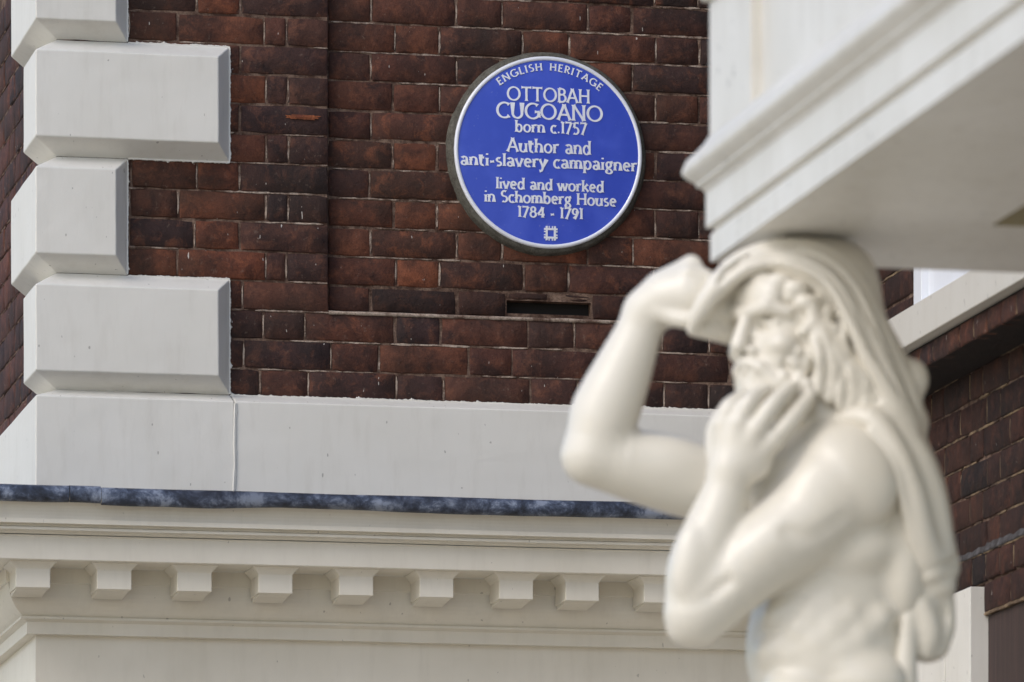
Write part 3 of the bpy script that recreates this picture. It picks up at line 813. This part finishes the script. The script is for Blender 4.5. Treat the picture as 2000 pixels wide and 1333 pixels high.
# near arm
E(B, 1655, 930, 88, (112, 92, 104), -20, 28)
chain(B, [((1650, 950, 92), 98), ((1560, 1030, 112), 86), ((1466, 1100, 122), 77), ((1385, 1182, 120), 62), ((1361, 1206, 114), 60)], 22)
E(B, 1505, 1060, 156, (84, 44, 46), 42, 12)
E(B, 1600, 960, 150, (70, 40, 60), 48, 14); E(B, 1690, 950, 140, (60, 40, 70), 10, 14)
chain(B, [((1540, 1038, 206), 3), ((1590, 1052, 206), 8), ((1650, 1016, 194), 5)], 26, True)
chain(B, [((1322, 1172, 172), 3), ((1358, 1176, 184), 5), ((1420, 1138, 192), 3)], 24, True)
E(B, 1345, 1095, 165, (30, 26, 70), -8, 12)                              # biceps
  # deltoid crease
chain(B, [((1358, 1190, 118), 58), ((1366, 1110, 126), 62), ((1395, 1030, 130), 56), ((1418, 960, 136), 45), ((1426, 918, 140), 45)], 16)
E(B, 1340, 1230, 110, (34, 34, 30), 0, 14); 

# near hand at the beard
KN = [(1412, 832, 152), (1443, 828, 168), (1477, 838, 172), (1510, 860, 162)]
for kx in KN: chain(B, [((1430, 925, 138), 38), (kx, 22)], 12)
E(B, 1452, 898, 150, (56, 30, 46), -10, 10)
chain(B, [(KN[0], 19), ((1426, 796, 156), 18), ((1450, 776, 128), 15)], 5)
chain(B, [(KN[1], 20), ((1464, 786, 172), 18), ((1494, 764, 138), 15)], 5)
chain(B, [(KN[2], 20), ((1510, 792, 172), 18), ((1544, 758, 138), 14)], 5)
chain(B, [(KN[3], 19), ((1548, 818, 160), 18), ((1580, 778, 126), 14)], 5)
chain(B, [((1400, 890, 128), 22), ((1398, 838, 122), 18), ((1422, 792, 110), 14)], 8)
# head
hell(B, (0, 0, 10), (98, 80, 88)); hell(B, (42, 0, -32), (64, 60, 98), 18)
hell(B, (86, 0, 50), (24, 52, 34), 14)                                    # forehead
for q in (-1, 1):
    hell(B, (106, q * 30, 7), (28, 21, 15), 6, True)
    hell(B, (78, q * 30, 5), (14, 18, 10), 4)                             # eye
    hcone(B, (94, q * 14, 12), 4, (86, q * 46, 8), 4, 4)                   # upper lid
    hcone(B, (92, q * 16, -7), 3.5, (84, q * 44, -5), 3.5, 4)
    hcone(B, (108, q * 10, 26), 11, (99, q * 36, 31), 11, 6); hcone(B, (99, q * 36, 31), 11, (74, q * 58, 22), 9, 8)
    hell(B, (74, q * 46, -26), (26, 24, 22), 16)
    hell(B, (106, q * 13, -34), (12, 9, 9), 5)
    hcone(B, (110, q * 4, -50), 10, (101, q * 24, -60), 12, 5); hcone(B, (101, q * 24, -60), 12, (84, q * 44, -86), 9, 5)
hcone(B, (106, 0, 26), 10, (124, 0, -26), 13, 7)
hcone(B, (114, -18, -64), 3.5, (114, 18, -64), 3.5, 5, True)
hcone(B, (102, -14, -73), 8, (102, 14, -73), 8, 5)
r2 = random.Random(5)
hell(B, (86, 0, -94), (26, 38, 34), 14); hell(B, (66, 26, -92), (32, 34, 36), 14)
for i in range(15):                                                       # beard locks
    a = -50 + i * 9; x0 = 92 - abs(a) * .55
    hcone(B, (x0 + 4, a, -78 - r2.random() * 10), 8, (x0 + 8 * r2.random(), a + r2.uniform(-8, 8), -108 - r2.random() * 16), 6, 4)
for i in range(11):                                                       # wavy hair on the near side, and whiskers
    f0 = 44 - i * 5.5; ph = r2.uniform(0, 6); n = 7; top_ = 50 + (i - 5) * .5 - abs(i - 6) * 1.5; rr0 = 6.5 + r2.random() * 3
    pts = []
    for k_ in range(n):
        t = k_ / (n - 1); u_ = top_ - t * (150 if i > 3 else 120)
        ff = f0 + 5 * math.sin(ph + t * 9) - 12 * t + (14 * t if i < 5 else 0); sd_ = 72 + 5 * math.sin(t * 3.1) + 3.5 * math.cos(ph + t * 8) - (14 * t * t if i < 7 else 0)
        pts.append((H(ff, sd_, u_), rr0 * (1 - .45 * t)))
    for (a, ra), (b, rb) in zip(pts[:-1], pts[1:]): B.cone(a, ra * s * HS, b, rb * s * HS, 3 * s)
for i in range(10):                                                       # long hair between the temple and the hood
    ph = r2.uniform(0, 6); pts = []
    for k_ in range(7):
        t = k_ / 6
        pts.append(((1578 + i * 12 + 26 * math.sin(t * 2.6) - 4 * t + 6 * math.sin(ph + t * 9), 588 + i * 13 + t * (165 - i * 4), 112 + 12 * math.sin(t * 3) - i * 2.2 + 4 * math.cos(ph + t * 9)), 9.5 + 3.5 * math.sin(t * 3) + r2.uniform(-1, 1)))
    chain(B, pts, 3)
for i in range(34):                                                       # curls of the beard
    a = i * 2.4; q = (i + .5) / 34; side_ = 72 * q - 4; f_ = 104 - 46 * q ** 1.6; u_ = -82 + 26 * math.sin(a) + 20 * q
    hell(B, (f_ + r2.uniform(-3, 3), side_, u_), (8 + r2.random() * 4, 8 + r2.random() * 4, 9 + r2.random() * 4), 3)
for i in range(22):                                                       # curls in the hair beside the face
    q = i / 22; chain(B, [((1572 + 90 * q + r2.uniform(-14, 14), 600 + 130 * r2.random(), 120 - 14 * q), 10 + r2.random() * 4), ((1584 + 90 * q + r2.uniform(-14, 14), 625 + 120 * r2.random(), 124 - 14 * q), 8)], 4) if i % 3 == 0 else hell(B, (40 - 60 * q, 84 + r2.uniform(-4, 3), 30 - 110 * r2.random()), (10, 9, 11), 3)
for i in range(9):                                                        # beard on the cheek and jaw
    a0 = (84 - i * 5, 22 + i * 6.2, -62 + i * 3); a1 = (86 - i * 4, 24 + i * 5, -88 + i * 2); a2 = (80 - i * 3, 20 + i * 4 + r2.uniform(-4, 4), -118 + i * 3)
    hcone(B, a0, 9, a1, 9, 4); hcone(B, a1, 9, a2, 6, 4)
for p, r in (((82, 6, 74), 21), ((72, 34, 70), 21), ((58, 56, 58), 20), ((78, -24, 70), 20), ((50, 70, 36), 18), ((66, 54, 46), 12)):
    hell(B, p, (r, r, r * .75), 5)
for i in range(7):
    chain(B, [((1600 + i * 9, 630 + i * 14, 104 - i * 3), 15), ((1624 + i * 9, 670 + i * 12, 110 - i * 4), 17), ((1606 + i * 11, 710 + i * 8, 100 - i * 4), 13), ((1622 + i * 11, 745 + i * 5, 92 - i * 5), 10)], 4)
statue = thing('statue', SO, 'white painted statue of a hooded bearded man, hand to chin, holding up the porch', 'statue', -YAW)
P, Fq = B.mesh()
print('body', len(P), len(Fq))
body = mesh('figure', P, [tuple(int(i) for i in q) for q in Fq], M_STATUE, statue, smooth=True, recalc=True)
sm = body.modifiers.new('smooth', 'SMOOTH'); sm.factor = .5; sm.iterations = 2

C_ = Field(lo, hi, .0036)
# hood: mass behind and over the head, hollowed for the face
E(C_, 1585, 555, -15, (128, 118, 90), 0, 30); E(C_, 1600, 600, -20, (120, 115, 110), 0, 30)
chain(C_, [((1600, 620, -20), 112), ((1670, 700, -10), 92), ((1722, 770, -5), 76), ((1752, 830, 0), 56)], 26)
chain(C_, [((1560, 530, -10), 62), ((1640, 535, -15), 62)], 20)
hell(C_, (62, 22, -30), (96, 84, 108), 14, True)
chain(C_, [((1540, 790, 90), 92), ((1590, 790, 70), 80)], 14, True)
# brim roll with its folds
BR = [((1352, 642, 62), 9), ((1368, 608, 78), 18), ((1402, 560, 88), 22), ((1448, 524, 88), 22), ((1508, 507, 84), 20), ((1568, 516, 106), 18), ((1620, 548, 122), 17), ((1662, 618, 126), 17), ((1698, 700, 112), 20), ((1738, 775, 92), 26), ((1764, 830, 66), 32)]
OU = [(1372, 600, 40), (1385, 560, 40), (1420, 512, 40), (1470, 484, 36), (1540, 470, 36), (1620, 480, 36), (1690, 540, 30), (1728, 620, 28), (1765, 700, 22), (1796, 780, 20), (1800, 835, 20)]
chain(C_, BR, 16)
r3 = random.Random(9)
def between(t, dw=0, wig=3):
    ph = r3.uniform(0, 6); out = []
    for i, ((b, _), o) in enumerate(zip(BR, OU)):
        q = t + .03 * math.sin(ph + i * .9)
        out.append((b[0] + (o[0] - b[0]) * q, b[1] + (o[1] - b[1]) * q, b[2] + (o[2] - b[2]) * q + 26 * math.sin(math.pi * min(max(q, 0), 1)) + dw))
    return out
for t, r in ((.20, 9), (.42, 13), (.60, 8), (.78, 12)):
    P_ = between(t); chain(C_, [(p, r * (.55 + .45 * math.sin(math.pi * i / 10) + .25 * (i > 6))) for i, p in enumerate(P_)], 8)
for t, r in ((.10, 4), (.31, 5), (.52, 4.5), (.70, 4.5)):
    P_ = between(t, 12); chain(C_, [(p, r * (.5 + .6 * math.sin(math.pi * i / 10))) for i, p in enumerate(P_)][2:10], 8, True)
chain(C_, [((1356, 644, 52), 14), ((1400, 650, 26), 18), ((1436, 655, -10), 22)], 12)
chain(C_, [((1378, 605, 40), 24), ((1420, 610, 8), 30), ((1445, 590, -20), 34)], 18)
chain(C_, [((1400, 560, 40), 26), ((1470, 535, 20), 34), ((1540, 520, 20), 40)], 16)
E(C_, 1782, 742, 10, (32, 40, 40), 0, 12); E(C_, 1778, 825, 10, (36, 44, 34), 0, 12)
# scarf over the shoulder and down the back
chain(C_, [((1605, 850, 60), 24), ((1650, 822, 92), 22), ((1702, 822, 122), 24), ((1748, 880, 128), 24), ((1778, 960, 112), 28), ((1795, 1050, 88), 34), ((1812, 1108, 60), 40)], 26)
chain(C_, [((1640, 812, 60), 24), ((1720, 812, 84), 28), ((1785, 880, 84), 26), ((1818, 965, 64), 28), ((1832, 1060, 44), 32), ((1840, 1110, 30), 34)], 26)
chain(C_, [((1740, 850, 30), 60), ((1790, 960, 10), 58), ((1805, 1080, 0), 62), ((1815, 1105, 0), 54)], 20)
chain(C_, [((1725, 855, 134), 4), ((1766, 920, 136), 5), ((1795, 1000, 118), 5), ((1815, 1075, 98), 4)], 8, True)
chain(C_, [((1770, 850, 96), 4), ((1806, 930, 88), 4), ((1830, 1010, 72), 4)], 8, True)
chain(C_, [((1700, 845, 140), 8), ((1742, 905, 146), 8), ((1765, 980, 132), 9), ((1785, 1060, 108), 9)], 8)
# tied end, then the cloth below it
chain(C_, [((1788, 1128, 94), 6), ((1830, 1112, 104), 6), ((1872, 1096, 50), 6)], 14, True)
E(C_, 1826, 1146, 30, (42, 44, 34), 8, 8)
chain(C_, [((1790, 1150, 30), 40), ((1800, 1230, 30), 42), ((1808, 1262, 20), 34)], 14)
chain(C_, [((1836, 1180, 20), 30), ((1842, 1225, 20), 24), ((1826, 1262, 15), 28)], 10)
chain(C_, [((1800, 1180, 66), 14), ((1818, 1230, 56), 14), ((1808, 1275, 46), 12)], 16)
chain(C_, [((1775, 1160, 60), 14), ((1770, 1260, 64), 20), ((1760, 1400, 60), 34)], 12)
E(C_, 1845, 1205, 52, (12, 14, 22), 0, 8, True)
# cloth round the hips, below the frame
chain(C_, [((1480, 1470, 60), 60), ((1600, 1500, 90), 60), ((1740, 1470, 60), 70)], 20); chain(C_, [((1500, 1480, -60), 60), ((1740, 1470, -60), 70)], 20)
E(C_, 1620, 1570, 0, (185, 150, 110), 0, 30)
for i in range(7): chain(C_, [((1470 + i * 50, 1500, 120 - abs(i - 3) * 14), 14), ((1460 + i * 55, 1620, 125 - abs(i - 3) * 14), 18)], 10)
P, Fq = C_.mesh()
dr = mesh('drapery', P, [tuple(int(i) for i in q) for q in Fq], M_STATUE, statue, smooth=True, recalc=True)
sm = dr.modifiers.new('smooth', 'SMOOTH'); sm.factor = .5; sm.iterations = 2
# pedestal under the statue, below the frame
ped = thing('pedestal', (SO.x, SO.y, 0), 'tapering white painted stone pedestal under the statue', 'pedestal', -YAW)
top = SO.z - .12; vs = []
lv = [(.26, 0), (.26, .25), (.22, .30), (.15, .34), (.20, top - .12), (.23, top - .10), (.24, top - .02), (.22, top)]
for r, z in lv: vs += [(-r + .02, -r * .8, z), (r + .02, -r * .8, z), (r + .02, r * .8, z), (-r + .02, r * .8, z)]
fs = [(i * 4 + k, i * 4 + (k + 1) % 4, i * 4 + 4 + (k + 1) % 4, i * 4 + 4 + k) for i in range(len(lv) - 1) for k in range(4)] + [(28, 29, 30, 31)]
mesh('shaft', vs, fs, M_STATUE, ped, bevel=.004)

# ================================================================= plaque
YPL = -.030
pc = onY(1071.5, 298, YPL)
plq = thing('plaque', (pc.x, 0, pc.z), 'round blue ceramic plaque with white rim and lettering to Ottobah Cugoano', 'plaque')
def lathe(name, prof, m, parent, n=128, smooth=True, seedw=0):
    vs = []; fs = []
    for i in range(n):
        a = 2 * math.pi * i / n
        for r, y in prof:
            rr_ = r + (noise.noise(Vector((math.cos(a) * 4, math.sin(a) * 4, r * 20))) * seedw if seedw else 0)
            vs.append((rr_ * math.cos(a), y, rr_ * math.sin(a)))
    k = len(prof)
    for i in range(n):
        j = (i + 1) % n
        for q in range(k - 1): fs.append((i * k + q, j * k + q, j * k + q + 1, i * k + q + 1))
    o = mesh(name, vs, fs, m, parent, smooth=smooth)
    return o
RW = .2475
lathe('cement_surround', [(.268, .012), (.2615, -.004), (.2590, -.014), (.2545, -.0225), (RW - .002, -.0255)], M_CEMENT, plq, seedw=.0022)
lathe('rim', [(RW, -.015), (RW, -.027), (RW - .0012, -.0305), (RW - .004, -.032), (RW - .0075, -.032), (RW - .0098, -.0308), (RW - .0108, -.028)], M_WHITE, plq)
pr_ = [(RW - .0104, -.0285)] + [(r, -.0285 - .006 * (1 - (r / .236) ** 2)) for r in (.225, .2, .17, .14, .11, .08, .05, .02, .0005)]
lathe('face', pr_, M_BLUE, plq)
def ys(x, z): return -.0285 - .006 * (1 - (x * x + z * z) / .236 ** 2)
# letters drawn with a flared pen
def A(cx, cy, rx, ry, a0, a1, n=14):
    return [(cx + rx * math.cos(math.radians(a0 + (a1 - a0) * i / n)), cy + ry * math.sin(math.radians(a0 + (a1 - a0) * i / n))) for i in range(n + 1)]
X = .66
G = {
 'A': (.80, [[(.04, 0), (.40, 1)], [(.40, 1), (.76, 0)], [(.17, .34), (.63, .34)]]),
 'B': (.62, [[(.12, 0), (.12, 1)], [(.12, .97)] + A(.30, .76, .22, .21, 90, -90, 10) + [(.12, .55)], [(.12, .55)] + A(.32, .29, .26, .26, 90, -90, 10) + [(.12, .03)]]),
 'C': (.80, [A(.48, .5, .42, .48, 48, 312, 22)]),
 'E': (.56, [[(.12, 0), (.12, 1)], [(.12, .97), (.52, .97)], [(.12, .52), (.46, .52)], [(.12, .03), (.54, .03)]]),
 'G': (.88, [A(.48, .5, .42, .48, 48, 335, 22), [(.84, .46), (.84, .10)], [(.60, .45), (.88, .45)]]),
 'H': (.82, [[(.12, 0), (.12, 1)], [(.70, 0), (.70, 1)], [(.12, .52), (.70, .52)]]),
 'I': (.26, [[(.13, 0), (.13, 1)]]),
 'L': (.54, [[(.12, 1), (.12, 0)], [(.12, .03), (.52, .03)]]),
 'N': (.86, [[(.12, 0), (.12, 1)], [(.12, 1), (.74, .0)], [(.74, 0), (.74, 1)]]),
 'O': (.98, [A(.49, .5, .42, .47, 0, 360, 28)]),
 'R': (.66, [[(.12, 0), (.12, 1)], [(.12, .97)] + A(.30, .74, .23, .23, 90, -90, 10) + [(.12, .51)], [(.28, .50), (.64, 0)]]),
 'S': (.56, [A(.29, .74, .20, .23, 50, 270, 14) + A(.29, .27, .22, .24, 88, -130, 14)]),
 'T': (.74, [[(.37, 0), (.37, .96)], [(.02, .97), (.72, .97)]]),
 'U': (.80, [[(.12, 1), (.12, .36)] + A(.40, .34, .28, .32, 180, 360, 14) + [(.68, .36), (.68, 1)]]),
 'a': (.56, [A(.27, .44, .17, .21, 150, 0, 10) + [(.44, .40), (.44, .0)], A(.25, .17, .16, .16, 60, 400, 16)]),
 'b': (.60, [[(.10, 1), (.10, 0)], A(.31, .32, .21, .32, 150, -150, 18)]),
 'c': (.50, [A(.30, .32, .22, .32, 50, 310, 16)]),
 'd': (.60, [[(.50, 1), (.50, 0)], A(.29, .32, .21, .32, 30, 330, 18)]),
 'e': (.56, [[(.09, .35), (.48, .35)] + A(.285, .33, .20, .31, 5, 310, 18)]),
 'g': (.56, [A(.26, .42, .16, .21, 0, 360, 18), [(.40, .60), (.54, .64)], [(.20, .22), (.16, .12), (.40, .06)] + A(.28, -.12, .20, .15, 50, -240, 16)]),
 'h': (.60, [[(.10, 1), (.10, 0)], [(.10, .38)] + A(.30, .42, .19, .21, 160, 0, 10) + [(.49, .40), (.49, 0)]]),
 'i': (.24, [[(.12, .60), (.12, 0)], [(.12, .84), (.12, .95)]]),
 'k': (.56, [[(.10, 1), (.10, 0)], [(.48, .64), (.13, .30)], [(.24, .38), (.54, 0)]]),
 'l': (.22, [[(.11, 1), (.11, 0)]]),
 'm': (.92, [[(.10, .64), (.10, 0)], [(.10, .38)] + A(.27, .43, .17, .20, 160, 0, 10) + [(.44, .40), (.44, 0)], [(.44, .38)] + A(.62, .43, .18, .20, 160, 0, 10) + [(.80, .40), (.80, 0)]]),
 'n': (.60, [[(.10, .64), (.10, 0)], [(.10, .38)] + A(.30, .42, .19, .21, 160, 0, 10) + [(.49, .40), (.49, 0)]]),
 'o': (.62, [A(.31, .32, .24, .31, 0, 360, 22)]),
 'p': (.60, [[(.10, .64), (.10, -.32)], A(.31, .32, .21, .32, 150, -150, 18)]),
 'r': (.42, [[(.10, .64), (.10, 0)], [(.10, .36)] + A(.30, .40, .20, .22, 160, 60, 8)]),
 's': (.46, [A(.24, .48, .14, .15, 50, 270, 12) + A(.23, .17, .16, .16, 88, -130, 12)]),
 't': (.42, [[(.15, .84), (.15, .18)] + A(.27, .18, .12, .16, 180, 300, 8), [(.02, .62), (.38, .62)]]),
 'u': (.60, [[(.10, .64), (.10, .24)] + A(.29, .22, .19, .21, 180, 345, 10), [(.50, .64), (.50, 0)]]),
 'v': (.54, [[(.03, .64), (.27, 0)], [(.27, 0), (.51, .64)]]),
 'w': (.84, [[(.03, .64), (.23, 0)], [(.23, 0), (.42, .62)], [(.42, .62), (.61, 0)], [(.61, 0), (.81, .64)]]),
 'y': (.54, [[(.03, .64), (.28, .02)], [(.52, .64), (.28, .02), (.18, -.26), (.03, -.30)]]),
 '1': (.30, [[(.17, 0), (.17, .98)], [(.17, .97), (.06, .88)]]),
 '7': (.56, [[(.04, .95), (.50, .95)], [(.50, .95), (.18, -.05)]]),
 '5': (.54, [[(.16, .95), (.48, .95)], [(.16, .95), (.13, .55)], [(.13, .55)] + A(.24, .27, .23, .29, 100, -130, 14)]),
 '8': (.60, [A(.30, .74, .17, .22, 0, 360, 18), A(.30, .27, .22, .26, 0, 360, 20)]),
 '4': (.60, [[(.42, 0), (.42, .95)], [(.42, .95), (.05, .30)], [(.05, .28), (.58, .28)]]),
 '9': (.58, [A(.28, .66, .20, .27, 0, 360, 20), [(.48, .70), (.44, .35), (.22, 0)]]),
 '.': (.24, [[(.06, .07), (.18, .07)]]), '-': (.36, [[(.05, .30), (.31, .34)]]), ' ': (.34, []),
}
def stroke(pts, wb):
    n0 = len(pts)
    if n0 == 2:                                # add points so the ends can flare
        (x0, y0), (x1, y1) = pts; pts = [(x0 + (x1 - x0) * t, y0 + (y1 - y0) * t) for t in (0, .06, .18, .5, .82, .94, 1)]
    closed = math.hypot(pts[0][0] - pts[-1][0], pts[0][1] - pts[-1][1]) < 1e-3
    tot = [0]
    for a, b in zip(pts[:-1], pts[1:]): tot.append(tot[-1] + math.hypot(b[0] - a[0], b[1] - a[1]))
    Lr = []; T = tot[-1]
    for i, p in enumerate(pts):
        if closed: a, b = pts[i - 1 if i else -2], pts[i + 1 if i < len(pts) - 1 else 1]
        else: a, b = pts[max(i - 1, 0)], pts[min(i + 1, len(pts) - 1)]
        dx, dy = b[0] - a[0], b[1] - a[1]; d = math.hypot(dx, dy) or 1; dx /= d; dy /= d
        w = wb * (.66 + .34 * abs(dy + .25 * dx) / 1.03)
        if not closed and T > .12: w *= 1 + .9 * math.exp(-tot[i] / .045) + .9 * math.exp(-(T - tot[i]) / .045)
        Lr.append(((p[0] - dy * w / 2, p[1] + dx * w / 2), (p[0] + dy * w / 2, p[1] - dx * w / 2)))
    return Lr
lift = [0]
def put(mb, Lr, tf):
    vs = []; lift[0] = (lift[0] + 1) % 7; e = -.0016 - lift[0] * .00008
    for a, b in Lr:
        for q, dy in ((a, .0012), (a, e), (b, e), (b, .0012)):
            x, z = tf(*q); vs.append((x, ys(x, z) + dy, z))
    n = len(Lr); fs = [(i * 4 + k, i * 4 + 4 + k, i * 4 + 5 + k, i * 4 + 1 + k) for i in range(n - 1) for k in range(3)]
    fs += [(0, 1, 2, 3), (n * 4 - 4, n * 4 - 3, n * 4 - 2, n * 4 - 1)]
    mb.add(vs, fs)
def text(txt, cx, zb_, hgt, width, wb=.125, name='lettering'):
    adv = sum(G[c][0] for c in txt); sp = .05; tot = adv + sp * (len(txt) - 1); kx = width / tot; x = cx - width / 2; mb = MB()
    for c in txt:
        for st in G[c][1]:
            put(mb, stroke(st, wb), lambda a, b, x=x: (x + a * kx, zb_ + b * hgt))
        x += (G[c][0] + sp) * kx
    mb.build(name, M_WHITE, plq)
def zl(x0, x1, base, hh, txt, **k):
    cx = ((x0 + x1) / 2 - 672) * .000425; text(txt, cx, -(base - 692) * .000416, hh * .000416, (x1 - x0) * .000425, **k)
zl(413, 927, 381, 86, 'OTTOBAH', wb=.15); zl(348, 1007, 491, 97, 'CUGOANO', wb=.15)
zl(463, 907, 574, 72, 'born c.1757', wb=.16); zl(413, 932, 698, 84, 'Author and', wb=.15)
zl(128, 1222, 789, 78, 'anti-slavery campaigner', wb=.155); zl(346, 1012, 928, 70, 'lived and worked', wb=.165)
zl(274, 1092, 1011, 71, 'in Schomberg House', wb=.165); zl(480, 884, 1098, 66, '1784 - 1791', wb=.165)
def arctext(txt, a0, a1, rb, hgt, wb=.17):
    sp = .22; tot = sum(G[c][0] for c in txt) + sp * (len(txt) - 1); mb = MB(); q = (a1 - a0) / tot; x = 0
    for c in txt:
        kw = math.radians(q) * (rb + hgt / 2)
        w = G[c][0]; am = math.radians(a0 + (x + w / 2) * q)
        for st in G[c][1]:
            def tf(a, b, am=am, w=w):
                lx = (a - w / 2) * kw; r = rb + b * hgt; return (r * math.sin(am) + lx * math.cos(am), r * math.cos(am) - lx * math.sin(am))
            put(mb, stroke(st, wb), tf)
        x += w + sp
    mb.build('lettering', M_WHITE, plq)
arctext('ENGLISH', -37.5, -4.5, .2105, .0185); arctext('HERITAGE', .8, 39.2, .2105, .0185)
# the square castellated emblem
mb = MB(); ex, ez = .0055, -.2085; q = .0108
for sg in (-1, 1):
    put(mb, [((-.0178, sg * q + .0025), (-.0178, sg * q - .0025)), ((.0178, sg * q + .0025), (.0178, sg * q - .0025))], lambda a, b: (ex + a, ez + b))
    put(mb, [((sg * q - .0027, -.0185), (sg * q + .0027, -.0175)), ((sg * q - .0027, .0185), (sg * q + .0027, .0185))], lambda a, b: (ex + a, ez + b))
    for t in (-.0042, .0042):
        put(mb, [((t - .0014, sg * q), (t + .0014, sg * q)), ((t - .0014, sg * .0185), (t + .0014, sg * .0185))], lambda a, b: (ex + a, ez + b))
        put(mb, [((sg * q, t - .0014), (sg * q, t + .0014)), ((sg * .0178, t - .0014), (sg * .0178, t + .0014))], lambda a, b: (ex + a, ez + b))
mb.build('emblem', M_WHITE, plq)
